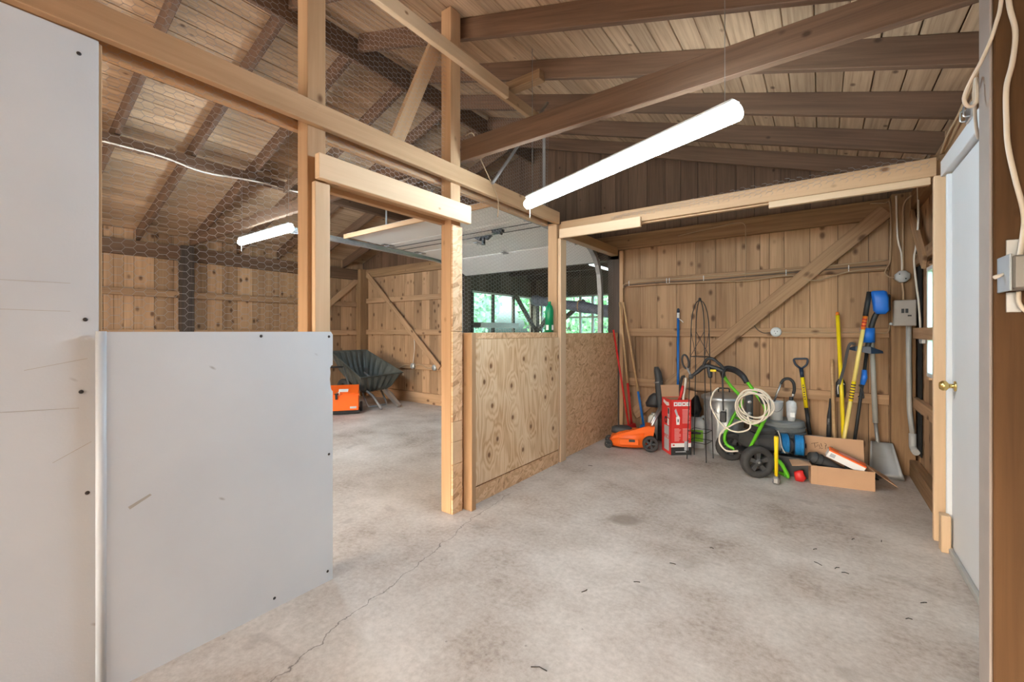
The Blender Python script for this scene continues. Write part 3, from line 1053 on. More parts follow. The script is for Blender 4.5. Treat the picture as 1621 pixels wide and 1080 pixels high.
for x0, x1, lab in ((PX + 0.001, PX + 0.039, 'long pine plate nailed along the aisle side of the posts'), (PX - 0.132, PX - 0.092, 'long pine plate nailed along the bay side of the posts')):
    o = timber('timber_plate', x0, x1, -1.6, 3.455, 2.215, 2.325, 'pine')
    tag(o, lab, 'beam', 'twin plates along the partition')
o = timber('timber_plate', PX - 0.09, PX, 3.556, YB - 0.05, 2.14, 2.235, 'pine')
tag(o, 'short pine plate from the cross beam post to the back planks', 'beam', 'twin plates along the partition')
hd = thing('door_header', 'doubled pine header spanning the doorway beside the white panel', 'beam', (PX + 0.04, 1.65, 1.94))
timber('header_board', 0.0, 0.038, -0.555, 0.53, 0.01, 0.13, 'pine_pale', hd)
timber('header_board', -0.134, -0.095, -0.475, 0.41, 0.0, 0.12, 'pine', hd)
timber('spacer', -0.094, -0.002, -0.47, 0.405, 0.025, 0.06, 'pine', hd)

# cross beam to the wall beside the door
cb = thing('cross_beam', 'pine cross beam spanning the aisle above the stored tools', 'beam', (PX, 3.47, 2.13))
timber('beam_board', 0.04, 2.545, 0.0, 0.038, 0.0, 0.11, 'pine', cb)
timber('beam_board', 0.0, 2.63, 0.040, 0.078, -0.01, 0.10, 'pine', cb)
timber('cleat', 0.04, 0.80, -0.03, -0.001, -0.05, 0.035, 'pine_pale', cb)
timber('cleat', 1.70, 2.52, 0.001, 0.037, -0.045, -0.001, 'pine_pale', cb)
st = thing('timber_post', 'pale pine stud holding the cross beam next to the white door', 'post', (0.57, 3.5, 0), 0, 'posts of the partition')
timber('stud', -0.04, 0.055, -0.04, -0.002, 0, 2.128, 'pine_pale', st)
timber('stud', 0.035, 0.08, -0.125, -0.042, 0, 2.1, 'pine_pale', st)
o = timber('wood_block', 0.535, 0.575, 3.30, 3.36, 0, 0.205, 'pine_pale')
tag(o, 'short offcut of pine standing at the foot of the door stud', 'wood block')

# tie beam, rails and braces overhead
o = timber('tie_beam', PX + 0.001, XR - 0.06, 2.155, 2.195, 2.385, 2.525, 'rafter_wood')
tag(o, 'dark tie beam crossing above the long tube light', 'beam', kind='thing')
o = timber('tie_beam', XL + 0.1, PX - 0.135, 2.16, 2.198, 2.41, 2.53, 'rafter_wood')
tag(o, 'dark tie beam crossing the far bay under the ridge', 'beam', kind='thing')
rl = thing('wire_rail', 'pine rail high on the aisle side of the posts, lapped in two lengths', 'beam', (PX + 0.02, 2.1, 3.0))
timber('rail', -0.018, 0.02, -2.6, 0.56, 0.03, 0.118, 'pine_pale', rl)
timber('rail', -0.058, -0.02, 0.10, 1.10, 0.045, 0.133, 'pine', rl)
timber('block', -0.06, 0.26, 0.62, 0.70, 0.135, 0.205, 'old_timber', rl)
o = beam('diagonal_brace', (PX - 0.115, 1.66, 2.30), (PX - 0.115, 2.05, 3.20), 0.038, 0.09, 'pine', None, (0, 0.6, 0.4))
tag(o, 'slanting brace from the plate up to the doorway post', 'brace')
o = MB().tube([(PX + 0.06, 2.43, 2.30), (PX + 0.06, 3.20, 3.22)], 0.012, 8).build('brace_rod', 'dull_steel')
tag(shift(o, (PX + 0.06, 2.43, 2.30)), 'thin grey metal rod slanting up behind the tie beam', 'brace')
o = timber('loft_board', PX - 0.085, PX - 0.03, -1.2, 0.34, 2.33, roof_z(PX) - 0.03, 'rough_brown')
tag(o, 'brown boarding above the plate over the tall white panel', 'board')

# white sheets
wt = thing('white_wall_panel', 'tall scuffed white wall panel reaching the plate', 'panel', (PX + 0.0, -0.6, 0))
slab('sheet', 0.0, 0.012, -1.5, 0.948, 0.0, 2.208, 'white_panel', wt, 0.002)
scr = MB().lathe([(0.0, 0.003), (0.0045, 0.0025), (0.0065, 0.0)], 10, Matrix.Rotation(PI / 2, 4, 'Y')).build('screw', 'screw', wt, loc=(0.0125, 0.9, 2.14))
def more_screws(par, pts, x):
    for y, z in pts:
        c = scr.copy()
        COL.objects.link(c)
        c.parent = par
        c.location = (x, y, z)
more_screws(wt, [(0.915, 1.26), (0.905, 1.02), (0.92, 0.68), (0.60, 1.02), (0.55, 2.15), (0.5, 0.1)], 0.0125)
for (ya, za), (yb, zb) in (((0.70, 1.375), (0.88, 1.378)), ((0.67, 1.288), (0.88, 1.286)), ((0.62, 0.985), (0.90, 0.967)), ((0.78, 1.10), (0.92, 1.13)), ((0.84, 0.80), (0.93, 0.85))):
    M, L = frame((0.0125, ya, za), (0.0125, yb, zb), (0, 0, 1))
    MB().box((0, 0, 0), (L, 0.0006, 0.0012), M).build('pencil_line', 'pipe_grey', wt)
ws = thing('white_half_panel', 'waist-high white wall panel with a ragged notch by the doorway', 'panel', (PX + 0.0, 0.75, 0))
poly = [(-0.40, 0.0), (0.432, 0.0), (0.432, 0.925), (0.424, 0.935), (0.421, 0.95), (0.417, 0.985), (0.420, 1.02), (0.418, 1.042), (0.424, 1.052), (0.432, 1.055), (0.432, 1.205), (0.422, 1.219), (-0.40, 1.219)]
sh = MB().prism(poly, 0.037, 0.05, 'x').build('sheet', 'white_panel', ws)
slab('backing', 0.013, 0.036, -0.386, 0.328, 0.0, 1.212, 'osb', ws)
MB().tube([(0.043, -0.402, 0.0), (0.043, -0.402, 1.221)], 0.014, 12).build('edge_bead', 'white_panel', ws)
more_screws(ws, [(0.10, 1.20), (0.412, 1.195), (0.412, 0.62), (0.405, 0.05), (0.155, 0.045)], 0.0505)
sm_ = MB().prism([(-0.33, 0.60), (-0.27, 0.632), (-0.275, 0.638), (-0.335, 0.61)], 0.0, 0.0006, 'x').build('scuff', 'pipe_grey', ws, loc=(0.0503, 0, 0))

# plywood half wall
hw = thing('plywood_half_wall', 'waist-high half wall faced with knotty pale plywood', 'half wall', (PX, 2.8, 0))
slab('osb_sheet', -0.095, 0.0, -0.64, 0.66, 0.0, 1.212, 'osb', hw)
slab('plywood_sheet', 0.012, 0.03, -0.565, 0.652, 0.13, 1.165, 'plywood', hw, 0.001)
timber('stud', 0.002, 0.085, -0.625, -0.58, 0.0, 1.212, 'pine', hw)
timber('stud', 0.002, 0.011, -0.578, -0.555, 0.0, 1.212, 'pine_pale', hw)
timber('sill_strip', 0.002, 0.012, -0.56, 0.655, 0.0, 0.128, 'osb', hw)
slab('kick_board', 0.002, 0.022, -0.56, 0.652, 0.0, 0.118, 'osb', hw)
slab('cap_strip', 0.002, 0.012, -0.578, 0.655, 1.168, 1.212, 'osb', hw)
# facing pieces on the doorway post
fc = thing('post_facing', 'stack of strand board and pine offcuts facing the doorway post', 'facing', (PX, 2.11, 0))
for z0, z1, m_ in ((0.0, 0.33, 'osb'), (0.333, 0.48, 'pine_pale'), (0.483, 0.615, 'pine_pale'), (0.618, 1.22, 'osb'), (1.223, 1.93, 'osb')):
    slab('facing_board', 0.002, 0.016, -0.048, 0.045, z0, z1, m_, fc, 0.001)
# strand board half wall beyond
ow = thing('strand_board_half_wall', 'waist-high strand board half wall ending at the back planks', 'half wall', (PX, 4.3, 0))
slab('osb_sheet', -0.02, -0.004, -0.74, 0.648, 0.40, 1.205, 'osb', ow)
slab('osb_sheet', -0.02, -0.006, -0.74, 0.648, 0.0, 0.397, 'osb', ow)
timber('top_rail', -0.075, -0.021, -0.74, 0.65, 1.12, 1.20, 'pine', ow)

# ---------------------------------------------------------------- chicken wire in the upper bays
def hex_wire(name, label, y0, y1, z0, ztop, x, seed, thin=0.0006):
    rnd = random.Random(seed)
    ph = [rnd.uniform(0, 6.28) for _ in range(6)]
    def warp(y, z):
        a = 0.007 * math.sin(3.1 * y + 2.3 * z + ph[0]) + 0.004 * math.sin(7.3 * y - 5.1 * z + ph[1])
        dy = 0.006 * math.sin(5.3 * z + 2 * y + ph[2])
        dz = 0.007 * math.sin(4.1 * y + 1.3 * z + ph[3]) + 0.004 * math.sin(9 * y + ph[4])
        return (x + a, y + dy, z + dz)
    W, FL, H_ = 0.044, 0.022, 0.0295
    cp = (W + FL) / 2
    V, F = [], []
    def edge(p, q, r):
        a, b = Vector(warp(*p)), Vector(warp(*q))
        t = (b - a).normalized()
        n1 = t.cross(Vector((1, 0, 0))).normalized()
        n2 = Vector((1, 0, 0))
        o = len(V)
        for e in (a, b):
            for k in range(3):
                an = 2 * PI * k / 3 + 0.5
                V.append(e + n1 * (r * math.cos(an)) + n2 * (r * math.sin(an)))
        for k in range(3):
            F.append((o + k, o + (k + 1) % 3, o + 3 + (k + 1) % 3, o + 3 + k))
    for i in range(int((y1 - y0) / cp) + 1):
        cy = y0 + i * cp
        for j in range(int((ztop - z0) / H_) + 1):
            cz = z0 + (j + 0.5 * (i % 2)) * H_
            if cz > ztop or cy > y1:
                continue
            edge((cy - FL / 2, cz + H_ / 2), (cy + FL / 2, cz + H_ / 2), thin * 1.5)
            if cy + W / 2 < y1 + 0.01:
                edge((cy + FL / 2, cz + H_ / 2), (cy + W / 2, cz), thin)
                edge((cy + FL / 2, cz - H_ / 2), (cy + W / 2, cz), thin)
    me = bpy.data.meshes.new(name)
    me.from_pydata(V, [], F)
    me.materials.append(MATS['zinc_wire'])
    me.update()
    o = bpy.data.objects.new(name, me)
    COL.objects.link(o)
    shift(o, (x, (y0 + y1) / 2, z0))
    return tag(o, label, 'chicken wire', 'chicken wire filling the partition', 'stuff')
hex_wire('chicken_wire', 'chicken wire stretched above the waist-high white panel', 0.375, 1.07, 1.225, 3.2, PX - 0.082, 1)
hex_wire('chicken_wire', 'chicken wire above the doorway header', 1.185, 2.05, 2.07, 3.2, PX - 0.045, 2)
hex_wire('chicken_wire', 'chicken wire above the knotty plywood half wall', 2.17, 3.45, 1.225, 3.2, PX - 0.082, 3)
hex_wire('chicken_wire', 'chicken wire above the strand board half wall', 3.57, 4.87, 1.215, 2.13, PX - 0.05, 4)

# crumpled strip of the same wire stapled along the cross beam
def wire_strip():
    V, F = [], []
    rnd = random.Random(9)
    def seg(a, b, r=0.0008):
        a, b = Vector(a), Vector(b)
        t = (b - a).normalized()
        n1 = t.orthogonal().normalized()
        n2 = t.cross(n1)
        o = len(V)
        for e in (a, b):
            for k in range(3):
                an = 2 * PI * k / 3
                V.append(e + n1 * (r * math.cos(an)) + n2 * (r * math.sin(an)))
        for k in range(3):
            F.append((o + k, o + (k + 1) % 3, o + 3 + (k + 1) % 3, o + 3 + k))
    W, FL, H_ = 0.046, 0.022, 0.026
    cp = (W + FL) / 2
    def w(x, z):
        u = min(1.0, max(0.0, (x + 1.3) / 1.0))
        return (x, 3.462 - 0.006 - 0.008 * abs(math.sin(9 * x + 17 * z)) + 0.0, 2.182 + (z) * (0.35 + 0.65 * u) + 0.004 * math.sin(23 * x))
    x = -1.45
    i = 0
    while x < 0.5:
        for j in range(3):
            z = (j + 0.5 * (i % 2)) * H_
            seg(w(x - FL / 2, z + H_ / 2), w(x + FL / 2, z + H_ / 2), 0.0011)
            seg(w(x + FL / 2, z + H_ / 2), w(x + W / 2, z))
            seg(w(x + FL / 2, z - H_ / 2), w(x + W / 2, z))
        x += cp
        i += 1
    me = bpy.data.meshes.new('chicken_wire')
    me.from_pydata(V, [], F)
    me.materials.append(MATS['dull_steel'])
    o = bpy.data.objects.new('chicken_wire', me)
    COL.objects.link(o)
    shift(o, (-0.5, 3.46, 2.18))
    tag(o, 'crumpled strip of chicken wire stapled along the cross beam', 'chicken wire', 'chicken wire filling the partition', 'stuff')
wire_strip()

# ---------------------------------------------------------------- tube lights
def tube_lamp(label, a, b, hang, mat, group='shop lights', r=0.034):
    a, b = Vector(a), Vector(b)
    M, L = frame(a, b)
    t = thing('tube_light', label, 'light', (0, 0, 0), group=group)
    t.matrix_basis = M
    d = MB().lathe([(0.0, -L / 2), (r * 0.9, -L / 2), (r, -L / 2 + 0.01), (r, L / 2 - 0.01), (r * 0.9, L / 2), (0.0, L / 2)], 16, Matrix.Rotation(PI / 2, 4, 'Y'))
    d.build('diffuser', mat, t)
    MB().box((0, 0, r + 0.010), (L * 0.985, 0.055, 0.018), ch=0.005).build('housing', 'white_paint', t)
    for s in (-1, 1):
        top = M.inverted() @ Vector((a.lerp(b, 0.5 + s * 0.46).x, a.lerp(b, 0.5 + s * 0.46).y, hang(a.lerp(b, 0.5 + s * 0.46))))
        MB().tube([(s * L * 0.46, 0, r + 0.024), tuple(top)], 0.0015, 5).build('chain', 'dull_steel', t)
    MB().tube([(-L * 0.5 + 0.03, 0.0, -r + 0.002), (-L * 0.5 + 0.03, 0.0, -r - 0.07)], 0.0015, 5).build('pull_cord', 'off_white', t)
    return t
hz = lambda p: roof_z(p.x) - 0.0
tube_lamp('long lit tube light hanging slantwise over the aisle', (-1.62, 2.41, 2.085), (-0.262, 1.88, 2.085), hz, 'tube_light')
tube_lamp('lit tube light hanging in the far bay behind the chicken wire', (-5.25, 2.07, 2.215), (-4.13, 2.07, 2.215), hz, 'tube_light_bay')
tube_lamp('added unseen tube light filling the aisle from behind the camera', (-1.3, -3.2, 2.35), (-0.1, -3.2, 2.35), hz, 'tube_fill_rear')  # added fill lamp, never in view
tube_lamp('added unseen tube light filling the far bay from behind the camera', (-5.0, -2.2, 2.35), (-3.8, -2.2, 2.35), hz, 'tube_fill_rear_bay')  # second added lamp, out of view, lifts the bay

# ---------------------------------------------------------------- porch beyond the overhead door, with windows
PXL, PYB = -5.22, 8.05
wall_porch = struct('wall_porch', label='dark stained porch walls with window bands')
plank_wall(wall_porch, 'board', rand_edges(YB + 0.12, PYB, 0.18, 0.25), PXL, 'y', 0, lambda u: 0.9, 'dark_stained', outward=-1)
plank_wall(wall_porch, 'board', rand_edges(YB + 0.12, PYB, 0.18, 0.25), PXL, 'y', 1.97, lambda u: 2.62, 'dark_stained', outward=-1)
plank_wall(wall_porch, 'board', rand_edges(YB + 0.12, 5.9, 0.18, 0.25), PXL, 'y', 0.9, lambda u: 1.97, 'dark_stained', outward=-1)
plank_wall(wall_porch, 'board', rand_edges(PXL, XR, 0.18, 0.25), PYB, 'x', 0, lambda u: 0.9, 'dark_stained', outward=1)
plank_wall(wall_porch, 'board', rand_edges(PXL, XR, 0.18, 0.25), PYB, 'x', 1.97, lambda u: 2.62, 'dark_stained', outward=1)
plank_wall(wall_porch, 'board', rand_edges(-1.8, XR, 0.18, 0.25), PYB, 'x', 0.9, lambda u: 1.97, 'dark_stained', outward=1)
timber('corner_post', PXL, PXL + 0.14, PYB - 0.14, PYB, 0, 2.55, 'dark_stained', wall_porch)
timber('post', -3.10, -2.98, PYB - 0.12, PYB, 0, 2.55, 'dark_stained', wall_porch)
beam('brace', (PXL + 0.1, 7.1, 2.05), (PXL + 0.1, 7.92, 1.25), 0.05, 0.09, 'dark_stained', wall_porch)
beam('brace', (-5.05, PYB - 0.1, 1.25), (-4.35, PYB - 0.1, 2.05), 0.05, 0.09, 'dark_stained', wall_porch)
beam('brace', (-4.75, PYB - 0.16, 1.20), (-3.9, PYB - 0.16, 1.85), 0.05, 0.09, 'dark_stained', wall_porch)
ceil_porch = struct('ceiling_porch', label='dark porch ceiling boards')
for i, x in enumerate(rand_edges(PXL - 0.1, XR, 0.2, 0.3)[:-1]):
    beam('ceiling_board', (x + 0.13, YB + 0.02, 2.66), (x + 0.13, PYB + 0.3, 2.50), 0.30, 0.02, 'dark_stained', ceil_porch)
for y in (5.7, 6.4, 7.1, 7.75):
    timber('joist', PXL, XR, y, y + 0.05, 2.60 - (y - 5) * 0.053 - 0.14, 2.60 - (y - 5) * 0.053, 'dark_stained', ceil_porch)
window_2 = struct('window_2', label='band of porch windows with pale frames')
for y in (5.9, 6.52, 7.2, 7.86):
    timber('mullion', PXL - 0.02, PXL + 0.03, y, y + 0.055, 0.9, 1.97, 'dark_stained', window_2)
timber('window_frame', PXL - 0.02, PXL + 0.04, 5.9, 7.91, 1.94, 1.975, 'pipe_grey', window_2)
timber('window_frame', PXL - 0.02, PXL + 0.04, 5.9, 7.91, 0.88, 0.93, 'pipe_grey', window_2)
for a, b in ((5.955, 6.52), (6.575, 7.2), (7.255, 7.86)):
    slab('pane', PXL - 0.004, PXL + 0.002, a, b, 0.93, 1.94, 'window_glass', window_2)
window_3 = struct('window_3', label='bright back windows of the porch')
xs = (-5.05, -4.10, -3.82, -3.08, -2.3, -1.86)
for x in xs:
    timber('mullion', x, x + 0.05, PYB - 0.02, PYB + 0.03, 0.9, 1.97, 'pipe_grey', window_3)
for z in (0.88, 1.50, 1.94):
    timber('window_frame', -5.05, -1.8, PYB - 0.025, PYB + 0.02, z, z + 0.035, 'pipe_grey', window_3)
for a, b in zip(xs[:-1], xs[1:]):
    slab('pane', a + 0.05, b, PYB - 0.002, PYB + 0.004, 0.92, 1.94, 'window_glass', window_3)
o = MB().lathe([(0, -0.6), (0.022, -0.6), (0.022, 0.6), (0, 0.6)], 12, Matrix.Rotation(PI / 2, 4, 'X')).build('tube_light', 'tube_light_dim', None, loc=(-3.0, 6.85, 2.30))
tag(o, 'dim tube light under the dark porch ceiling', 'light', 'shop lights')
# rolled tarp slung across the porch
rt = thing('rolled_tarp', 'blue-grey rolled tarp slung across the porch with a tan strap', 'tarp', (-3.3, 6.5, 1.6))
prof = spline([(-1.0, 0.1, 0.20), (-0.6, 0.05, 0.13), (0.0, 0, 0.04), (0.5, -0.03, -0.05), (1.0, -0.06, -0.12)], 4)
MB().tube(prof, [0.09 + 0.012 * math.sin(i * 1.7) for i in range(len(prof))], 12).build('roll', 'tarp', rt)
MB().tube([(0.0 + 0.0, 0.1 * math.cos(a), 0.05 + 0.1 * math.sin(a)) for a in [2 * PI * k / 16 for k in range(16)]], 0.012, 6, closed=True).build('strap', 'strap_orange', rt)
MB().tube([(0.0, 0.0, 0.15), (0.0, 0.0, 0.80)], 0.004, 6).build('hanging_cord', 'cable_dark', rt)
MB().tube([(0.95, -0.05, -0.05), (0.95, -0.05, 0.80)], 0.004, 6).build('hanging_cord', 'cable_dark', rt)
o = timber('shelf_board', PXL + 0.03, PXL + 0.20, 5.95, 7.15, 1.29, 1.39, 'pipe_grey')
tag(o, 'grey board fixed across the porch window', 'board')

# outside: ground and trees behind the porch windows
ground = MB().add([(-60, -60, -0.16), (60, -60, -0.16), (60, 60, -0.16), (-60, 60, -0.16)], [(0, 1, 2, 3)]).build('ground', 'grass')
tag(ground, 'grass around the barn', None, None, 'structure')
drive = MB().box((0, 0, 0), (14, 9, 0.02)).build('driveway', 'gravel', loc=(-3, 13.5, -0.145))
tag(drive, 'pale gravel drive outside the porch windows', None, None, 'structure')
drive = MB().box((0, 0, 0), (16, 12, 0.02)).build('driveway', 'gravel', loc=(-3, -12.2, -0.145))  # pale ground added in front to bounce daylight indoors
tag(drive, 'unseen pale gravel yard added to bounce light into the barn', None, None, 'structure')
def tree(x, y, h, r, mat, label, seed):
    rnd = random.Random(seed)
    t = thing('tree', label, 'tree', (x, y, -0.16), group='trees outside the porch')
    MB().tube([(0, 0, 0), (0.1, 0, h * 0.35), (0.05, 0.1, h * 0.8)], [0.16, 0.12, 0.04], 8).build('trunk', 'bark', t)
    V, F = [], []
    for _ in range(2600):
        th, u = rnd.uniform(0, 2 * PI), rnd.uniform(-1, 1)
        k = rnd.uniform(0.45, 1.0) ** 0.5
        s = math.sqrt(1 - u * u)
        c = Vector((r * k * s * math.cos(th), r * k * s * math.sin(th), h * 0.56 + u * k * h * 0.46))
        a = Vector((rnd.uniform(-1, 1), rnd.uniform(-1, 1), rnd.uniform(-1, 1))).normalized()
        b = a.orthogonal().normalized()
        L, w = rnd.uniform(0.10, 0.24), rnd.uniform(0.05, 0.1)
        o = len(V)
        V += [c - a * L, c + b * w, c + a * L, c - b * w]
        F.append((o, o + 1, o + 2, o + 3))
    me = bpy.data.meshes.new('foliage')
    me.from_pydata(V, [], F)
    me.materials.append(MATS[mat])
    o = bpy.data.objects.new('foliage', me)
    COL.objects.link(o)
    o.parent = t
tree(-11.5, 9.0, 5.0, 2.2, 'leaf_pale', 'dense green tree outside the porch side window', 11)
tree(-12.8, 13.2, 5.5, 2.2, 'leaf_pale', 'pale green tree behind the porch corner', 12)
tree(-9.5, 17.5, 5.5, 2.5, 'leaf', 'green tree across the gravel drive', 13)
tree(-5.5, 21.0, 5.0, 2.6, 'leaf_pale', 'pale tree at the far end of the gravel drive', 14)
tree(-15.6, 6.6, 6.0, 2.4, 'leaf_pale', 'tall pale tree beyond the porch side window', 15)

# ---------------------------------------------------------------- things
def wpart(t, mb, name, mat, origin=None):
    """part given in world coordinates, hung under thing t"""
    o = mb.build(name, mat, t)
    base = t.matrix_basis.copy()
    p = t.parent
    while p is not None:
        base = p.matrix_basis @ base
        p = p.parent
    o.data.transform(base.inverted())
    if origin is not None:
        v = base.inverted() @ Vector(origin)
        o.data.transform(Matrix.Translation(-v))
        o.location = v
    return o

def pole(p0, p1, r, n=10):
    return MB().tube([p0, p1], r, n)

def along(p0, p1, a, b):
    p0, p1 = Vector(p0), Vector(p1)
    return tuple(p0.lerp(p1, a)), tuple(p0.lerp(p1, b))

# --- the rough post beside the camera with its switch
rp_ = thing('rough_post', 'rough dark brown post close to the camera with a taupe edge', 'post', (0.5, 1.645, 0))
timber('post_body', -0.145, 0.10, -0.045, 0.05, 0, roof_z(0.5) - 0.03, 'rough_brown', rp_)
timber('edge_board', -0.152, -0.146, -0.044, 0.049, 0, roof_z(0.5) - 0.05, 'taupe_paint', rp_)
sw = thing('switch_box', 'galvanized switch box with a toggle on the rough brown post', 'switch', (0.40, 1.598, 1.36))
wpart(sw, MB().box((0.40, 1.555, 1.361), (0.066, 0.085, 0.08), ch=0.004), 'box_body', 'dull_steel')
wpart(sw, MB().box((0.363, 1.556, 1.361), (0.005, 0.088, 0.088), ch=0.0015), 'cover_plate', 'switch_plate')
wpart(sw, MB().tube([(0.361, 1.552, 1.360), (0.344, 1.545, 1.353)], [0.004, 0.005], 8), 'toggle', 'off_white')
for z in (1.425, 1.293):
    wpart(sw, MB().box((0.388, 1.5965, z), (0.026, 0.003, 0.05), ch=0.001), 'mounting_ear', 'galvanized')
cb1 = spline([(0.372, 1.588, 2.20), (0.365, 1.588, 2.05), (0.357, 1.588, 2.0), (0.346, 1.588, 1.955), (0.330, 1.59, 1.91), (0.314, 1.60, 1.872), (0.305, 1.615, 1.838), (0.316, 1.63, 1.818), (0.332, 1.64, 1.83), (0.336, 1.66, 1.90), (0.345, 1.72, 1.87), (0.40, 1.95, 1.83), (0.50, 2.30, 1.98), (0.560, 2.55, 2.19)], 5)
o = MB().tube(cb1, 0.0042, 8).build('power_cable', 'off_white')
tag(shift(o, (0.37, 1.588, 2.2)), 'off-white cable looping off the rough brown post toward the door head', 'cable', 'off-white cables')
cb2 = spline([(0.378, 1.590, 2.20), (0.378, 1.590, 2.05), (0.389, 1.589, 1.965), (0.384, 1.588, 1.89), (0.374, 1.588, 1.83), (0.374, 1.588, 1.745), (0.377, 1.588, 1.68), (0.388, 1.587, 1.60), (0.402, 1.586, 1.51), (0.399, 1.582, 1.45), (0.392, 1.572, 1.403)], 6)
o = MB().tube(cb2, 0.0055, 8).build('power_cable', 'off_white')
tag(shift(o, (0.38, 1.588, 2.2)), 'off-white cable dropping into the top of the switch box', 'cable', 'off-white cables')
o = MB().tube(spline([(0.390, 1.572, 1.318), (0.390, 1.572, 1.295), (0.397, 1.570, 1.275), (0.412, 1.57, 1.262), (0.45, 1.575, 1.255)], 5), 0.0045, 8).build('power_cable', 'off_white')
tag(shift(o, (0.39, 1.572, 1.3)), 'short off-white cable curling out under the switch box', 'cable', 'off-white cables')
# latch plate and braided lead above the door
la = thing('door_latch', 'shiny metal latch bracket on the door head trim', 'latch', (0.555, 2.82, 2.2))
wpart(la, MB().box((0.550, 2.82, 2.225), (0.01, 0.10, 0.07), ch=0.003), 'plate', 'steel')
wpart(la, MB().tube(bent([(0.545, 2.79, 2.20), (0.525, 2.79, 2.20), (0.525, 2.79, 2.25), (0.545, 2.79, 2.25)], 0.01), 0.004, 6), 'hasp', 'steel')
wpart(la, MB().tube(bent([(0.545, 2.85, 2.20), (0.525, 2.85, 2.20), (0.525, 2.85, 2.25), (0.545, 2.85, 2.25)], 0.01), 0.004, 6), 'hasp', 'steel')
o = MB().tube(spline([(0.56, 3.46, 2.25), (0.545, 3.2, 2.27), (0.55, 2.95, 2.30), (0.54, 2.6, 2.33), (0.53, 2.3, 2.36)], 6), 0.006, 6)
o.tube(spline([(0.57, 3.46, 2.25), (0.558, 3.2, 2.28), (0.55, 2.95, 2.31), (0.545, 2.6, 2.34), (0.535, 2.3, 2.37)], 6), 0.005, 6)
o = o.build('braided_cable', 'cable_tan')
tag(shift(o, (0.56, 3.3, 2.25)), 'twisted tan cable running under the rafters to the door head', 'cable')

# --- electrics on the back planks
YE = YB - 0.117
bb = thing('breaker_box', 'taupe metal breaker box on the dark corner post', 'breaker box', (0.563, YE, 1.375))
wpart(bb, MB().box((0.563, YE - 0.045, 1.375), (0.14, 0.09, 0.215), ch=0.004), 'cabinet', 'box_grey')
wpart(bb, MB().box((0.563, YE - 0.092, 1.375), (0.128, 0.005, 0.203), ch=0.001), 'cover', 'box_grey')
wpart(bb, MB().box((0.548, YE - 0.0955, 1.392), (0.018, 0.002, 0.036)), 'breaker_slot', 'print_black')
wpart(bb, MB().box((0.573, YE - 0.0955, 1.392), (0.018, 0.002, 0.036)), 'breaker_slot', 'print_black')
wpart(bb, MB().box((0.590, YE - 0.0955, 1.352), (0.024, 0.0015, 0.012)), 'rating_mark', 'print_black')
wpart(bb, MB().ball((0.482, YE - 0.02, 1.285), 0.014), 'knock_out', 'galvanized')
jb = thing('junction_box', 'pale grey octagonal junction box above the breaker box', 'junction box', (0.553, YE, 1.685))
wpart(jb, MB().lathe([(0.0, 0.045), (0.044, 0.045), (0.05, 0.038), (0.05, 0.0)], 8, Matrix.Translation((0.553, YE, 1.685)) @ Matrix.Rotation(PI / 2, 4, 'X') @ Matrix.Rotation(PI / 8, 4, 'Z') @ Matrix.Scale(1.05, 4)), 'body', 'pipe_grey')
for dx, dz in ((-0.02, 0.02), (0.02, -0.02)):
    wpart(jb, MB().ball((0.553 + dx, YE - 0.048, 1.685 + dz), 0.005, 8), 'screw', 'screw')
cd = thing('conduit', 'grey conduit dropping from the breaker box to an elbow near the floor', 'conduit', (0.60, YE, 0.25))
wpart(cd, MB().tube(bent([(0.592, YE - 0.03, 1.268), (0.592, YE - 0.03, 1.0), (0.597, YE - 0.03, 0.55), (0.614, YE - 0.05, 0.36)], 0.06), 0.018, 10), 'pipe', 'pipe_grey')
wpart(cd, MB().tube(bent([(0.614, YE - 0.05, 0.37), (0.614, YE - 0.055, 0.25), (0.622, YE - 0.15, 0.235)], 0.03), 0.025, 10), 'elbow', 'pipe_grey')
ol = thing('outlet_box', 'small metal outlet box on the plank wall beside the breaker box', 'outlet', (0.655, 4.62, 1.18))
wpart(ol, MB().box((0.645, 4.62, 1.185), (0.028, 0.10, 0.12), ch=0.004), 'body', 'galvanized')
wpart(ol, MB().box((0.629, 4.62, 1.185), (0.004, 0.07, 0.09), ch=0.001), 'cover', 'pipe_grey')
ro = thing('round_outlet', 'round white outlet on the girt in the middle of the back planks', 'outlet', (-0.365, YB - 0.046, 1.21))
wpart(ro, MB().lathe([(0.0, 0.028), (0.03, 0.028), (0.036, 0.022), (0.046, 0.02), (0.048, 0.0)], 20, Matrix.Translation((-0.365, YB - 0.046, 1.215)) @ Matrix.Rotation(PI / 2, 4, 'X')), 'body', 'white_plastic')
for k in range(3):
    a = 2 * PI * k / 3 + 0.4
    wpart(ro, MB().box((-0.365 + 0.014 * math.cos(a), YB - 0.0748, 1.215 + 0.014 * math.sin(a)), (0.005, 0.002, 0.010)), 'slot', 'print_black')

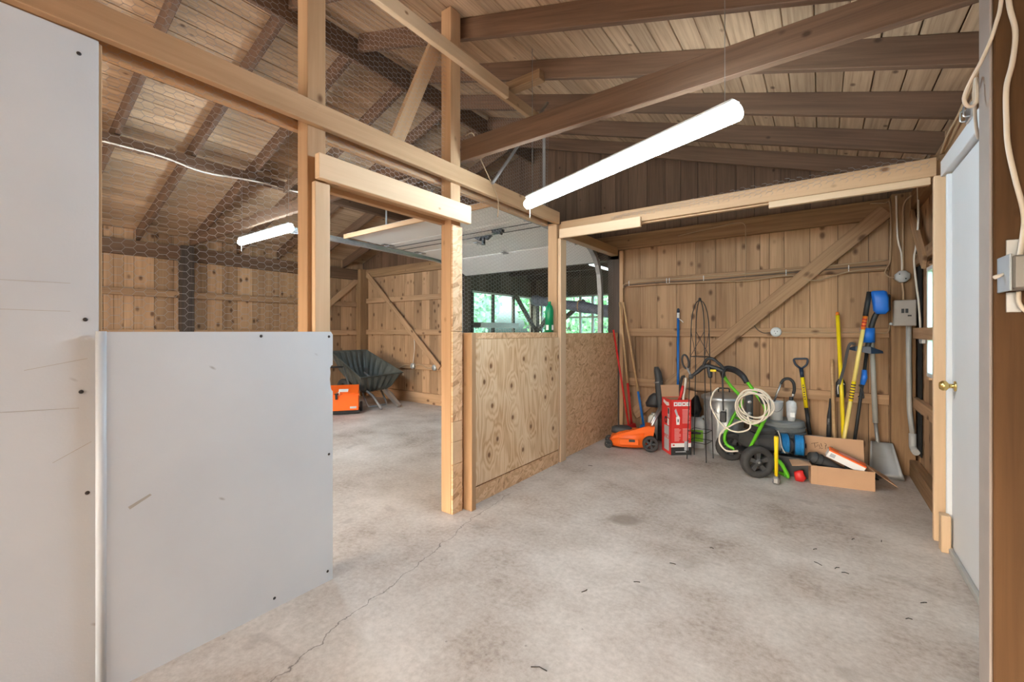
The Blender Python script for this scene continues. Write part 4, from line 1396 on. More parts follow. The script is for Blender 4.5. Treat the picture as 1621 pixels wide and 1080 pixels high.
def cable(pts, r, mat, label, group=None, n=5):
    o = MB().tube(spline(pts, n), r, 6).build('wall_cable', mat)
    return tag(shift(o, pts[0]), label, 'cable', group)
yc = YB - 0.055
gz = 'cables on the back wall'
cable([(-1.93, yc, 1.74), (-1.88, yc, 1.80), (-1.42, yc - 0.002, 1.812), (-1.0, yc, 1.815), (-0.3, yc, 1.812), (0.16, yc, 1.835), (0.465, yc, 1.845)], 0.0065, 'cable_tan', 'uppermost tan cable along the top girt of the back planks', gz)
cable([(-1.91, yc, 1.75), (-1.86, yc, 1.775), (-1.42, yc - 0.004, 1.782), (-1.0, yc, 1.775), (-0.6, yc, 1.785), (0.16, yc, 1.80), (0.46, yc, 1.80)], 0.0065, 'cable_dark', 'dark middle cable along the top girt of the back planks', gz)
cable([(-1.42, yc, 1.762), (-1.0, yc - 0.004, 1.752), (-0.6, yc, 1.742), (-0.25, yc - 0.003, 1.765), (-0.05, yc - 0.02, 1.70), (0.2, yc, 1.765), (0.46, yc, 1.775)], 0.006, 'cable_tan', 'lowest sagging tan cable along the top girt of the back planks', gz)
cable([(-1.3, YB - 0.052, 2.29), (-0.9, YB - 0.055, 2.33), (-0.72, YB - 0.056, 2.345), (-0.64, YB - 0.054, 2.32), (-0.63, YB - 0.054, 2.2), (-0.63, YB - 0.050, 1.9), (-0.632, YB - 0.054, 1.77)], 0.0045, 'cable_tan', 'thin tan cable dropping from the top plate of the back planks', gz)
cable([(-0.46, YB - 0.03, 1.43), (-0.50, YB - 0.03, 1.37), (-0.56, YB - 0.05, 1.32), (-0.53, YB - 0.055, 1.245), (-0.47, YB - 0.055, 1.205), (-0.41, YB - 0.052, 1.212)], 0.0045, 'cable_dark', 'dark cable curling into the round white outlet', gz)
cable([(-0.32, YB - 0.052, 1.212), (-0.05, YB - 0.052, 1.206), (0.27, YB - 0.052, 1.212), (0.44, YB - 0.052, 1.205), (0.475, YB - 0.06, 1.23), (0.478, YB - 0.06, 1.29)], 0.005, 'cable_tan', 'cable from the round white outlet to the breaker box along the girt', gz)
cable([(0.35, YB - 0.056, 2.36), (0.44, YB - 0.08, 2.34), (0.478, YE - 0.008, 2.30), (0.478, YE - 0.008, 1.86), (0.462, YB - 0.06, 1.78), (0.45, YB - 0.075, 1.73), (0.47, YE - 0.012, 1.69), (0.503, YE - 0.012, 1.68)], 0.0055, 'cable_tan', 'cable bending into the side of the octagonal junction box', gz)
cable([(0.516, YE - 0.008, 2.38), (0.522, YE - 0.008, 2.11), (0.53, YE - 0.008, 1.98), (0.549, YE - 0.01, 1.88), (0.552, YE - 0.015, 1.735)], 0.0065, 'off_white', 'pale cable swerving down the corner post to the junction box', gz)
cable([(0.62, YE - 0.02, 2.37), (0.565, YE - 0.008, 2.30), (0.56, YE - 0.008, 2.1), (0.56, YE - 0.008, 1.735)], 0.0065, 'cable_tan', 'tan cable straight down the corner post to the junction box', gz)
cable([(0.553, YE - 0.02, 1.635), (0.560, YE - 0.02, 1.55), (0.562, YE - 0.02, 1.482)], 0.0075, 'cable_tan', 'short cable between junction box and breaker box', gz)
cable([(0.612, 4.58, 2.36), (0.612, 4.56, 2.1), (0.605, 4.60, 1.9), (0.60, 4.66, 1.80), (0.605, 4.60, 1.6), (0.612, 4.55, 1.45), (0.63, 4.60, 1.24)], 0.007, 'off_white', 'pale cable hanging on the plank wall down to the small outlet box', gz)
for i, x in enumerate((-1.86, -1.42, -1.39, -1.03, -0.28, 0.2)):
    st_ = MB().box((0, 0, 0), (0.007, 0.006, 0.035), ch=0.001)
    st_.box((0, 0, -0.03), (0.006, 0.006, 0.018), ch=0.001)
    o = st_.build('cable_staple', 'white_plastic', loc=(x, yc - 0.009, 1.806))
    tag(o, 'small white staple holding the cables to the top girt', 'staple', 'cable staples')
# far bay back wall
gz2 = 'cables in the far bay'
for x, lab in ((-5.69, 'round metal outlet box nearer the wheelbarrow on the bay planks'), (-5.16, 'round metal outlet box nearer the doorway on the bay planks')):
    ob = thing('round_box', lab, 'outlet', (x, YB - 0.046, 0.62), group='round boxes in the far bay')
    wpart(ob, MB().lathe([(0.0, 0.045), (0.04, 0.045), (0.05, 0.035), (0.05, 0.0)], 14, Matrix.Translation((x, YB - 0.046, 0.625)) @ Matrix.Rotation(PI / 2, 4, 'X')), 'body', 'galvanized')
    wpart(ob, MB().lathe([(0.0, 0.006), (0.016, 0.006), (0.018, 0.0)], 12, Matrix.Translation((x, YB - 0.0915, 0.625)) @ Matrix.Rotation(PI / 2, 4, 'X')), 'cover', 'pipe_grey')
cable([(-6.1, YB - 0.055, 0.56), (-5.9, YB - 0.06, 0.63), (-5.74, YB - 0.06, 0.64)], 0.009, 'cable_tan', 'tan cable running behind the wheelbarrow to the outlet box', gz2)
cable([(-5.64, YB - 0.06, 0.63), (-5.5, YB - 0.06, 0.66), (-5.35, YB - 0.06, 0.61), (-5.21, YB - 0.06, 0.62)], 0.009, 'cable_tan', 'wavy tan cable between the two round outlet boxes', gz2)
cable([(-5.72, YB - 0.03, 1.15), (-5.67, YB - 0.05, 1.05), (-5.67, YB - 0.05, 0.9), (-5.69, YB - 0.06, 0.68)], 0.007, 'off_white', 'pale cable dropping down the bay planks into an outlet box', gz2)
cable([(-5.22, 0.9, 2.93), (-5.2, 1.35, 2.925), (-5.2, 1.7, 2.88), (-5.2, 2.2, 2.925), (-5.2, 2.65, 2.93), (-4.9, 2.68, 2.86), (-4.45, 2.60, 2.70)], 0.009, 'off_white', 'white cable strung along the dark purlin under the roof', gz2)
o = MB().box((0, 0, 0), (0.16, 0.05, 0.035), ch=0.006).build('cable_clamp', 'galvanized', loc=(-4.38, 2.60, 2.69))
tag(o, 'small metal cable clamp hanging at the end of the white cable', 'clamp')
cable([(PX + 0.045, 2.16, 2.55), (PX + 0.06, 2.22, 2.58), (PX + 0.05, 2.30, 2.45), (PX + 0.045, 2.48, 2.26), (PX + 0.045, 2.52, 2.18), (PX + 0.03, 2.53, 2.08)], 0.004, 'cable_tan', 'thin tan cord draped over the plate beside the doorway post', None)

# --- poles leaning at the strand board wall
GP = 'tools leaning along the back planks'
def broom(label, top, bot, mat_pole, r, head_mat, lower=None, split=0.75, rz=0.5, width=0.16):
    t = thing('broom', label, 'broom', (bot[0], bot[1], 0), 0, GP)
    if lower:
        a, b = along(top, bot, 0, split)
        wpart(t, pole(a, b, r), 'handle', mat_pole)
        a, b = along(top, bot, split, 1)
        wpart(t, pole(a, b, r * 1.15), 'sleeve', lower)
    else:
        wpart(t, pole(top, bot, r), 'handle', mat_pole)
    R = Matrix.Translation((bot[0], bot[1], 0)) @ Matrix.Rotation(rz, 4, 'Z')
    h = MB().add([(-width * 0.3, -0.025, bot[2] + 0.03), (width * 0.3, -0.025, bot[2] + 0.03), (width * 0.5, -0.03, bot[2] - 0.05), (-width * 0.5, -0.03, bot[2] - 0.05),
                  (-width * 0.3, 0.025, bot[2] + 0.03), (width * 0.3, 0.025, bot[2] + 0.03), (width * 0.5, 0.03, bot[2] - 0.05), (-width * 0.5, 0.03, bot[2] - 0.05)],
                 [(0, 1, 2, 3), (4, 7, 6, 5), (0, 4, 5, 1), (2, 6, 7, 3), (1, 5, 6, 2), (0, 3, 7, 4)], R)
    wpart(t, h, 'head', head_mat)
    z0 = bot[2] - 0.05
    br = MB()
    for k in range(9):
        u = -0.45 + 0.9 * k / 8
        br.add([(u * width - 0.008, -0.022, z0), (u * width + 0.008, -0.022, z0), (u * width * 1.15 + 0.008, -0.03, 0.0), (u * width * 1.15 - 0.008, -0.03, 0.0),
                (u * width - 0.008, 0.022, z0), (u * width + 0.008, 0.022, z0), (u * width * 1.15 + 0.008, 0.03, 0.0), (u * width * 1.15 - 0.008, 0.03, 0.0)],
               [(0, 1, 2, 3), (4, 7, 6, 5), (0, 4, 5, 1), (2, 6, 7, 3), (1, 5, 6, 2), (0, 3, 7, 4)], R)
    o = wpart(t, br, 'bristles', 'grey_black')
    o['kind'] = 'stuff'
    return t
broom('red handled broom leaning on the strand board wall', (-1.965, 4.72, 1.24), (-1.77, 4.70, 0.13), 'red', 0.011, 'red', rz=0.9)
broom('wooden pole broom with a red sleeve leaning in the corner', (-1.955, 4.89, 1.57), (-1.79, 4.84, 0.12), 'tool_wood', 0.012, 'red', 'red', 0.66, rz=1.2, width=0.12)
broom('wooden pole broom with a blue sleeve leaning in the corner', (-1.915, 4.90, 1.57), (-1.645, 4.84, 0.12), 'tool_wood', 0.012, 'pole_blue', 'pole_blue', 0.72, rz=0.4, width=0.12)
bp_ = thing('extension_pole', 'blue metal extension pole standing behind the red carton', 'pole', (-1.29, 4.90, 0), 0, GP)
wpart(bp_, pole((-1.29, 4.90, 0.0), (-1.29, 4.925, 1.40), 0.0135), 'tube', 'pole_blue')
wpart(bp_, pole((-1.29, 4.925, 1.37), (-1.29, 4.925, 1.43), 0.0145), 'tag', 'print_white')
wpart(bp_, MB().tube([(-1.29, 4.925, 1.43), (-1.29, 4.926, 1.465), (-1.29, 4.926, 1.478)], [0.015, 0.015, 0.008], 10), 'tip', 'navy')
wpart(bp_, MB().tube(spline([(-1.28, 4.912, 1.36), (-1.25, 4.905, 1.34), (-1.23, 4.90, 1.32)], 4), 0.004, 5), 'tie', 'print_white')

# --- orange mower
A = Vector((0.93, 0.37, 0)).normalized()
mw = thing('lawn_mower', 'small orange and black push mower beside the red carton', 'mower', (-1.64, 4.40, 0), math.atan2(A.y, A.x))
def ring_profile(cx, cy, rx, ry, z, n=20, p=2.6):
    out = []
    for k in range(n):
        a = 2 * PI * k / n
        c, s_ = math.cos(a), math.sin(a)
        out.append((cx + rx * math.copysign(abs(c) ** (2 / p), c), cy + ry * math.copysign(abs(s_) ** (2 / p), s_), z))
    return out
def loft(rings, smooth=True, cap=True):
    m = MB()
    n = len(rings[0])
    V = [p for r in rings for p in r]
    F = []
    for i in range(len(rings) - 1):
        for k in range(n):
            F.append((i * n + k, i * n + (k + 1) % n, (i + 1) * n + (k + 1) % n, (i + 1) * n + k))
    m.add(V, F, None, smooth)
    if cap:
        m.add(rings[0][::-1], [tuple(range(n))])
        m.add(rings[-1], [tuple(range(n))])
    return m
loft([ring_profile(-0.02, 0, 0.19, 0.14, 0.025), ring_profile(-0.02, 0, 0.20, 0.15, 0.06), ring_profile(-0.01, 0, 0.185, 0.14, 0.12), ring_profile(0.02, 0, 0.15, 0.11, 0.165), ring_profile(0.04, 0, 0.10, 0.08, 0.185)]).build('housing', 'orange', mw)
loft([ring_profile(-0.09, 0.03, 0.11, 0.09, 0.145), ring_profile(-0.09, 0.03, 0.105, 0.085, 0.19), ring_profile(-0.085, 0.03, 0.07, 0.06, 0.205)]).build('motor_cover', 'grey_black', mw)
MB().prism([(-0.20, 0.10), (0.20, 0.19), (0.22, 0.24), (0.14, 0.24), (-0.18, 0.13)], -0.12, -0.09, 'y').build('side_rib', 'orange', mw)
MB().prism([(0.12, 0.10), (0.22, 0.12), (0.24, 0.24), (0.16, 0.245)], -0.10, 0.10, 'y').build('handle_mount', 'orange', mw)
def wheel_parts(par, M, r, w, name='wheel', spokes=5, mats=('rubber', 'grey_black', 'dull_steel')):
    prof = [(r * 0.62, -w / 2), (r * 0.9, -w / 2), (r, -w / 2 + r * 0.08), (r, w / 2 - r * 0.08), (r * 0.9, w / 2), (r * 0.62, w / 2)]
    wh = MB().lathe(prof, 24, close=True).build(name, mats[0], par, mtx=M)
    m = MB()
    m.lathe([(r * 0.0, -w * 0.3), (r * 0.22, -w * 0.3), (r * 0.22, w * 0.42), (0.0, w * 0.42)], 14)
    for k in range(spokes):
        a = 2 * PI * k / spokes
        m.prism([(r * 0.18, -r * 0.10), (r * 0.64, -r * 0.16), (r * 0.64, r * 0.16), (r * 0.18, r * 0.10)], -w * 0.25, w * 0.30, 'z', Matrix.Rotation(a, 4, 'Z'))
    m.build('hub', mats[1], wh)
    MB().lathe([(0.0, w * 0.55), (r * 0.08, w * 0.52), (r * 0.09, w * 0.42)], 10).build('axle_cap', mats[2], wh)
    return wh
RX = Matrix.Rotation(PI / 2, 4, 'X')
wheel_parts(mw, Matrix.Translation((0.19, -0.155, 0.078)) @ RX, 0.078, 0.05)
wheel_parts(mw, Matrix.Translation((0.19, 0.155, 0.078)) @ RX, 0.078, 0.05)
wheel_parts(mw, Matrix.Translation((-0.225, -0.10, 0.042)) @ RX, 0.042, 0.035)
wheel_parts(mw, Matrix.Translation((-0.225, 0.10, 0.042)) @ RX, 0.042, 0.035)
for s in (-1, 1):
    MB().tube([(0.20, s * 0.05, 0.215), (0.265, 0.07 + s * 0.05, 0.33), (0.335, 0.155 + s * 0.05, 0.43)], 0.014, 10).build('handle_tube', 'steel', mw)
MB().tube([(0.335, 0.105, 0.43), (0.335, 0.205, 0.43)], 0.014, 10).build('handle_bar', 'black_plastic', mw)
MB().box((-0.02, -0.152, 0.085), (0.20, 0.02, 0.07), ch=0.008).build('side_vent', 'orange', mw)
MB().box((0.01, -0.163, 0.10), (0.06, 0.006, 0.025), ch=0.002).build('side_badge', 'grey_black', mw)

# --- leaf blower
lb = thing('leaf_blower', 'black leaf blower tube standing behind the orange mower', 'leaf blower', (-1.46, 4.78, 0))
wpart(lb, loft([ring_profile(-1.435 + 0.0 * k, 4.78, 0.033, 0.045, z, 14) for k, z in enumerate((0.02, 0.39))] + [ring_profile(-1.452, 4.78, 0.038, 0.05, 0.55, 14), ring_profile(-1.462, 4.785, 0.038, 0.05, 0.70, 14), ring_profile(-1.478, 4.79, 0.034, 0.045, 0.78, 14), ring_profile(-1.492, 4.80, 0.02, 0.03, 0.825, 14)]), 'tube', 'grey_black')
wpart(lb, MB().tube([(-1.466 + 0.04 * math.cos(a), 4.785 + 0.052 * math.sin(a), 0.66 + 0.008 * math.cos(a)) for a in [2 * PI * k / 16 for k in range(16)]], 0.006, 6, closed=True), 'clamp_ring', 'dull_steel')
wpart(lb, loft([ring_profile(-1.53, 4.80, 0.07, 0.06, 0.38, 14, 3), ring_profile(-1.53, 4.80, 0.08, 0.06, 0.42, 14, 3), ring_profile(-1.515, 4.80, 0.05, 0.05, 0.50, 14, 3), ring_profile(-1.50, 4.80, 0.03, 0.03, 0.53, 14, 3)]), 'motor_housing', 'black_plastic')

# --- red carton
rb = thing('red_carton', 'tall red printed carton with its top flaps open', 'carton', (-1.2, 4.32, 0), math.radians(40))
# local: front corner at origin; +X runs along the text face, +Y along the picture face
BX, BY, BZ = 0.205, 0.215, 0.545
def wallbox(x0, x1, y0, y1, z0=0.0, z1=BZ):
    return MB().box(((x0 + x1) / 2, (y0 + y1) / 2, (z0 + z1) / 2), (x1 - x0, y1 - y0, z1 - z0))
bdy = wallbox(0, BX, 0, 0.004)
bdy.box((0.002, BY / 2, BZ / 2), (0.004, BY, BZ))
bdy.box((BX - 0.002, BY / 2, BZ / 2), (0.004, BY, BZ))
bdy.box((BX / 2, BY - 0.002, BZ / 2), (BX, 0.004, BZ))
bdy.box((BX / 2, BY / 2, 0.002), (BX, BY, 0.004))
bdy.build('carton_body', 'box_red', rb)
ins = MB()
for x0, x1, y0, y1 in ((0.0045, BX - 0.0045, 0.0045, 0.0065), (0.0045, 0.0065, 0.0065, BY - 0.0065), (BX - 0.0065, BX - 0.0045, 0.0065, BY - 0.0065), (0.0045, BX - 0.0045, BY - 0.0065, BY - 0.0045)):
    ins.box(((x0 + x1) / 2, (y0 + y1) / 2, BZ / 2), (x1 - x0, y1 - y0, BZ - 0.012))
ins.build('lining', 'cardboard_in', rb)
MB().box((0, 0, 0), (BX, 0.004, 0.13)).build('flap', 'cardboard', rb, mtx=Matrix.Translation((BX / 2, BY + 0.015, BZ + 0.055)) @ Matrix.Rotation(-0.25, 4, 'X'))
MB().box((0, 0, 0), (0.004, BY, 0.10)).build('flap', 'cardboard', rb, mtx=Matrix.Translation((BX + 0.03, BY / 2, BZ + 0.035)) @ Matrix.Rotation(0.7, 4, 'Y'))
prn = lambda name, mat, x0, x1, z0, z1, t=0.0008: MB().box(((x0 + x1) / 2, -t / 2 - 0.0001, (z0 + z1) / 2), (x1 - x0, t, z1 - z0)).build(name, mat, rb)
prn('print_band', 'print_black', 0.0, BX, 0.0, 0.078)
prn('print_band', 'print_white', 0.0, BX, 0.079, 0.118)
for i in range(4):
    x0 = 0.028 + i * 0.042
    prn('icon_panel', 'print_white', x0, x0 + 0.038, BZ - 0.062, BZ - 0.022)
    MB().lathe([(0, 0.0), (0.009, 0.0), (0.009, 0.0006), (0, 0.0006)], 10, Matrix.Translation((x0 + 0.019, -0.0011, BZ - 0.042)) @ RX).build('icon', ('red', 'print_grey')[i % 2], rb)
for (xa, xb, za, zb, n) in ((0.115, 0.195, 0.31, 0.455, 12), (0.035, 0.10, 0.135, 0.265, 12), (0.118, 0.192, 0.135, 0.265, 12)):
    for k in range(n):
        z = zb - (k + 0.5) * (zb - za) / n
        xe = xb - random.uniform(0, 0.02)
        prn('text_line', 'print_pink', xa, xe, z - 0.003, z + 0.003, 0.0006)
lst = MB().prism([(0.055, 0.30), (0.085, 0.30), (0.09, 0.37), (0.07, 0.40), (0.05, 0.37)], -0.0012, -0.0002, 'y')
lst.build('picture', 'print_white', rb)
MB().prism([(0.035, 0.44), (0.05, 0.46), (0.075, 0.385), (0.058, 0.375)], -0.0014, -0.0002, 'y').build('picture', 'print_grey', rb)
prn('picture', 'print_black', 0.066, 0.076, 0.325, 0.355, 0.0016)
prn('barcode_label', 'print_grey', 0.135, 0.175, 0.045, 0.135, 0.0016)
prn('print_line', 'print_white', 0.045, 0.15, 0.030, 0.036, 0.0014)
prn('round_mark', 'red', 0.018, 0.036, 0.092, 0.106, 0.0014)
prs = lambda name, mat, y0, y1, z0, z1, t=0.0008: MB().box((-t / 2 - 0.0001, (y0 + y1) / 2, (z0 + z1) / 2), (t, y1 - y0, z1 - z0)).build(name, mat, rb)
ML = Matrix(((0, 0, -1, -0.0004), (-1, 0, 0, 0), (0, 1, 0, 0), (0, 0, 0, 1)))
MB().prism([(0.175, 0.50), (0.09, 0.475), (0.04, 0.485), (0.05, 0.515), (0.10, 0.512), (0.17, 0.53)], -0.0012, -0.0001, 'x').build('brand_mark', 'print_white', rb)
prs('picture', 'print_grey', 0.045, 0.155, 0.03, 0.275)
prs('picture', 'print_grey', 0.035, 0.075, 0.36, 0.46)
prs('picture', 'print_black', 0.04, 0.07, 0.40, 0.455, 0.0014)
MB().lathe([(0, 0), (0.035, 0), (0.035, 0.001), (0, 0.001)], 16, Matrix.Translation((-0.0012, 0.115, 0.33)) @ Matrix.Rotation(PI / 2, 4, 'Y')).build('picture', 'print_black', rb)
MB().lathe([(0, 0), (0.02, 0), (0.02, 0.001), (0, 0.001)], 16, Matrix.Translation((-0.0020, 0.112, 0.325)) @ Matrix.Rotation(PI / 2, 4, 'Y')).build('picture', 'red', rb)
prs('picture', 'print_white', 0.045, 0.085, 0.285, 0.35)
text('lettering', 'PRO', 0.058, 'red', rb, Matrix.Translation((-0.0016, 0.10, 0.165)) @ Matrix(((0, 0, -1, 0), (-1, 0, 0, 0), (0, 1, 0, 0), (0, 0, 0, 1))))
# things standing in the carton
hs_ = thing('hand_pump', 'white and black hand pump with a red grip standing in the red carton', 'pump', (-1.155, 4.47, 0.01))
wpart(hs_, MB().tube(spline([(-1.15, 4.46, 0.03), (-1.13, 4.46, 0.45), (-1.10, 4.46, 0.70), (-1.095, 4.46, 0.76)], 5), 0.011, 8), 'hose', 'off_white')
wpart(hs_, MB().tube(spline([(-1.15, 4.48, 0.5), (-1.155, 4.48, 0.66), (-1.135, 4.48, 0.755), (-1.11, 4.48, 0.77)], 5), 0.013, 8), 'arm', 'black_plastic')
wpart(hs_, MB().tube([(-1.163, 4.44, 0.52), (-1.14, 4.44, 0.57), (-1.132, 4.44, 0.61), (-1.118, 4.44, 0.68)], [0.016, 0.012, 0.017, 0.012], 8), 'grip', 'red')

# --- obelisk trellis
ot = thing('obelisk_trellis', 'black wire obelisk trellis standing in front of the trash can', 'trellis', (-0.945, 4.365, 0))
feet = [(-0.866, 4.263), (-1.043, 4.29), (-1.02, 4.475), (-0.842, 4.451)]
cx_, cy_ = -0.945, 4.368
def leg_pt(f, z):
    if z < 1.22:
        k = 1 - 0.33 * z / 1.22
    else:
        k = 0.67 * math.sqrt(max(0.0, 1 - ((z - 1.22) / 0.30) ** 2)) + 0.02
    return (cx_ + (f[0] - cx_) * k, cy_ + (f[1] - cy_) * k, z)
for f in feet:
    wpart(ot, MB().tube([leg_pt(f, z) for z in (0.0, 0.4, 0.8, 1.22, 1.32, 1.40, 1.46, 1.50, 1.519)], 0.0042, 6), 'leg', 'black_metal')
for z in (0.17, 0.27, 0.98):
    wpart(ot, MB().tube([leg_pt(f, z) for f in feet], 0.0032, 6, closed=True), 'ring', 'black_metal')
for i in range(4):
    wpart(ot, MB().tube([leg_pt(feet[i], 1.22), leg_pt(feet[(i + 1) % 4], 0.98)], 0.0025, 5), 'cross_wire', 'black_metal')
wpart(ot, MB().ball((cx_, cy_, 1.528), 0.014, 10, sq=(1, 1, 1.3)), 'finial', 'black_metal')

# --- jugs and bags
def jug(label, loc, w, d, h, body, cap, lab=None, group='jugs behind the carton', rz=0.6):
    t = thing('jug', label, 'jug', loc, rz, group)
    loft([ring_profile(0, 0, w / 2, d / 2, 0.0, 20, 5), ring_profile(0, 0, w / 2, d / 2, h * 0.62, 20, 5), ring_profile(0, 0, w / 2 * 0.92, d / 2 * 0.92, h * 0.82, 20, 4), ring_profile(0, 0, w * 0.3, d * 0.3, h * 0.92, 20, 2.5), ring_profile(0, 0, w * 0.17, d * 0.17, h * 0.94, 20, 2)]).build('bottle', body, t)
    MB().lathe([(0, h * 0.94), (w * 0.2, h * 0.94), (w * 0.2, h), (0, h)], 14).build('cap', cap, t)
    MB().tube(bent([(w * 0.3, 0, h * 0.9), (w * 0.45, 0, h * 0.98), (w * 0.6, 0, h * 0.8), (w * 0.47, 0, h * 0.6)], 0.03), 0.012, 8).build('handle', body, t)
    if lab:
        MB().box((0, -d / 2 - 0.001, h * 0.38), (w * 0.7, 0.002, h * 0.36)).build('label', lab, t)
        MB().box((-w * 0.05, -d / 2 - 0.0025, h * 0.46), (w * 0.55, 0.001, h * 0.06)).build('label_text', 'print_black', t)
    return t
jug('white jug with a green label behind the red carton', (-1.075, 4.80, 0), 0.17, 0.12, 0.34, 'white_plastic', 'grey_black', 'label_green', rz=0.35)
jug('plain white jug half hidden behind the mower handle', (-1.555, 4.905, 0), 0.13, 0.09, 0.29, 'off_white', 'white_plastic', rz=0.2)
bgp = loft([ring_profile(0, 0, 0.055, 0.05, 0.0, 14), ring_profile(0.005, 0, 0.068, 0.06, 0.06, 14), ring_profile(-0.01, 0, 0.06, 0.05, 0.13, 14), ring_profile(0.01, 0, 0.03, 0.03, 0.18, 14), ring_profile(0.02, 0, 0.012, 0.01, 0.20, 14)]).build('bag', 'black_plastic', None, loc=(-1.09, 4.80, 0.345))
tag(bgp, 'crumpled black bag on top of the white jug', 'bag')

# --- galvanized trash can
tc_ = thing('trash_can', 'galvanized metal trash can with a lid behind the trellis', 'trash can', (-0.80, 4.755, 0), 0.3)
n_ = 48
rings = []
for r, z in ((0.158, 0.0), (0.160, 0.02), (0.165, 0.08)):
    rings.append([(r * math.cos(2 * PI * k / n_), r * math.sin(2 * PI * k / n_), z) for k in range(n_)])
for r, z in ((0.166, 0.09), (0.185, 0.46)):
    rings.append([((r + 0.005 * (1 if k % 4 < 2 else -1)) * math.cos(2 * PI * k / n_), (r + 0.005 * (1 if k % 4 < 2 else -1)) * math.sin(2 * PI * k / n_), z) for k in range(n_)])
for r, z in ((0.186, 0.47), (0.19, 0.53), (0.196, 0.545)):
    rings.append([(r * math.cos(2 * PI * k / n_), r * math.sin(2 * PI * k / n_), z) for k in range(n_)])
loft(rings).build('can', 'galvanized', tc_)
lid = MB().lathe([(0.207, 0.535), (0.212, 0.54), (0.212, 0.565), (0.19, 0.575), (0.12, 0.60), (0.0, 0.612)], 32).build('lid', 'galvanized', tc_)
MB().tube(bent([(-0.05, 0, 0.605), (-0.05, 0, 0.645), (0.05, 0, 0.645), (0.05, 0, 0.605)], 0.015), 0.007, 8).build('lid_handle', 'black_plastic', lid)
for a in (-0.3 - PI / 2, PI / 2):
    h = MB().tube(bent([(-0.05, -0.19, 0.46), (-0.045, -0.215, 0.42), (0.045, -0.215, 0.42), (0.05, -0.19, 0.46)], 0.012), 0.006, 8, M=Matrix.Rotation(a + PI / 2, 4, 'Z'))
    h.build('handle', 'galvanized', tc_)

# --- pressure washer
Nw, Fw = Vector((-0.436, 4.10, 0)), Vector((-0.70, 4.50, 0))
AX = (Fw - Nw).normalized()
PV = Vector((-AX.y, AX.x, 0)) * -1.0                 # points to the right and back
if PV.x < 0:
    PV = -PV
pw = thing('pressure_washer', 'black pressure washer on a lime green frame with big black wheels', 'pressure washer', tuple((Nw + Fw) / 2), math.atan2(AX.y, AX.x))
def L2(p):
    return pw.matrix_basis.inverted() @ Vector(p)
WM = Matrix.Rotation(PI / 2, 4, 'Y')
Ld = (Fw - Nw).length
wheel_parts(pw, Matrix.Translation((-Ld / 2, 0, 0.13)) @ Matrix.Rotation(-PI / 2, 4, 'Y'), 0.13, 0.075, spokes=5)
wheel_parts(pw, Matrix.Translation((Ld / 2, 0, 0.13)) @ WM, 0.13, 0.075, spokes=5)
MB().tube([(-Ld / 2, 0, 0.13), (Ld / 2, 0, 0.13)], 0.012, 8).build('axle', 'dull_steel', pw)
wpart(pw, MB().tube(bent([(-0.505, 4.16, 0.20), (-0.37, 4.14, 0.52), (-0.385, 4.14, 0.60), (-0.455, 4.15, 0.70), (-0.53, 4.20, 0.79)], 0.06), 0.0145, 10), 'frame_tube', 'green')
wpart(pw, MB().tube(bent([(-0.62, 4.40, 0.125), (-0.725, 4.42, 0.15), (-0.745, 4.42, 0.235), (-0.655, 4.42, 0.45), (-0.59, 4.42, 0.56), (-0.60, 4.42, 0.62), (-0.69, 4.40, 0.72), (-0.735, 4.38, 0.80)], 0.06), 0.0145, 10), 'frame_tube', 'green')
wpart(pw, MB().tube([(-0.43, 4.15, 0.42), (-0.64, 4.42, 0.42)], 0.012, 8), 'frame_tube', 'green')
wpart(pw, MB().tube(bent([(-0.42, 4.15, 0.145), (-0.285, 4.15, 0.165), (-0.215, 4.17, 0.02), (-0.25, 4.24, 0.016), (-0.40, 4.44, 0.016)], 0.05), 0.0155, 10), 'front_foot', 'green')
wpart(pw, MB().tube(spline([(-0.525, 4.19, 0.775), (-0.555, 4.21, 0.825), (-0.62, 4.27, 0.868), (-0.70, 4.33, 0.88), (-0.745, 4.37, 0.85), (-0.74, 4.385, 0.79)], 5), [0.02 + 0.008 * math.sin(PI * i / 25) for i in range(26)], 10), 'handle_grip', 'black_plastic')
R_ = pw.matrix_basis
bdy = MB()
bdy.box((0.02, -0.18, 0.245), (0.30, 0.30, 0.16), ch=0.03)
bdy.box((-0.02, -0.16, 0.345), (0.18, 0.16, 0.06), ch=0.02)
bdy.build('engine_cover', 'grey_black', pw)
MB().lathe([(0.0, -0.08), (0.06, -0.08), (0.065, -0.06), (0.065, 0.06), (0.06, 0.08), (0.0, 0.08)], 18, Matrix.Translation((-0.12, -0.27, 0.25)) @ WM).build('pump_head', 'dull_steel', pw)
MB().box((0.0, -0.08, 0.14), (0.34, 0.20, 0.03), ch=0.006).build('base_plate', 'black_plastic', pw)
MB().tube(bent([(-0.14, -0.30, 0.25), (-0.2, -0.33, 0.26), (-0.2, -0.36, 0.18), (-0.05, -0.36, 0.16)], 0.03), 0.012, 8).build('outlet_pipe', 'steel', pw)
wpart(pw, MB().box((-0.40, 4.12, 0.665), (0.05, 0.04, 0.11), Matrix.Translation((-0.40, 4.12, 0.665)) @ Matrix.Rotation(-0.35, 4, 'Y') @ Matrix.Translation((0.40, -4.12, -0.665)), ch=0.012), 'hose_hook', 'black_plastic')
wpart(pw, MB().box((-0.52, 4.30, 0.56), (0.06, 0.05, 0.26), ch=0.015), 'hose_bracket', 'grey_black')
for z in (0.50, 0.60):
    wpart(pw, MB().ball((-0.515, 4.265, z), 0.018, 10), 'fitting', 'steel')
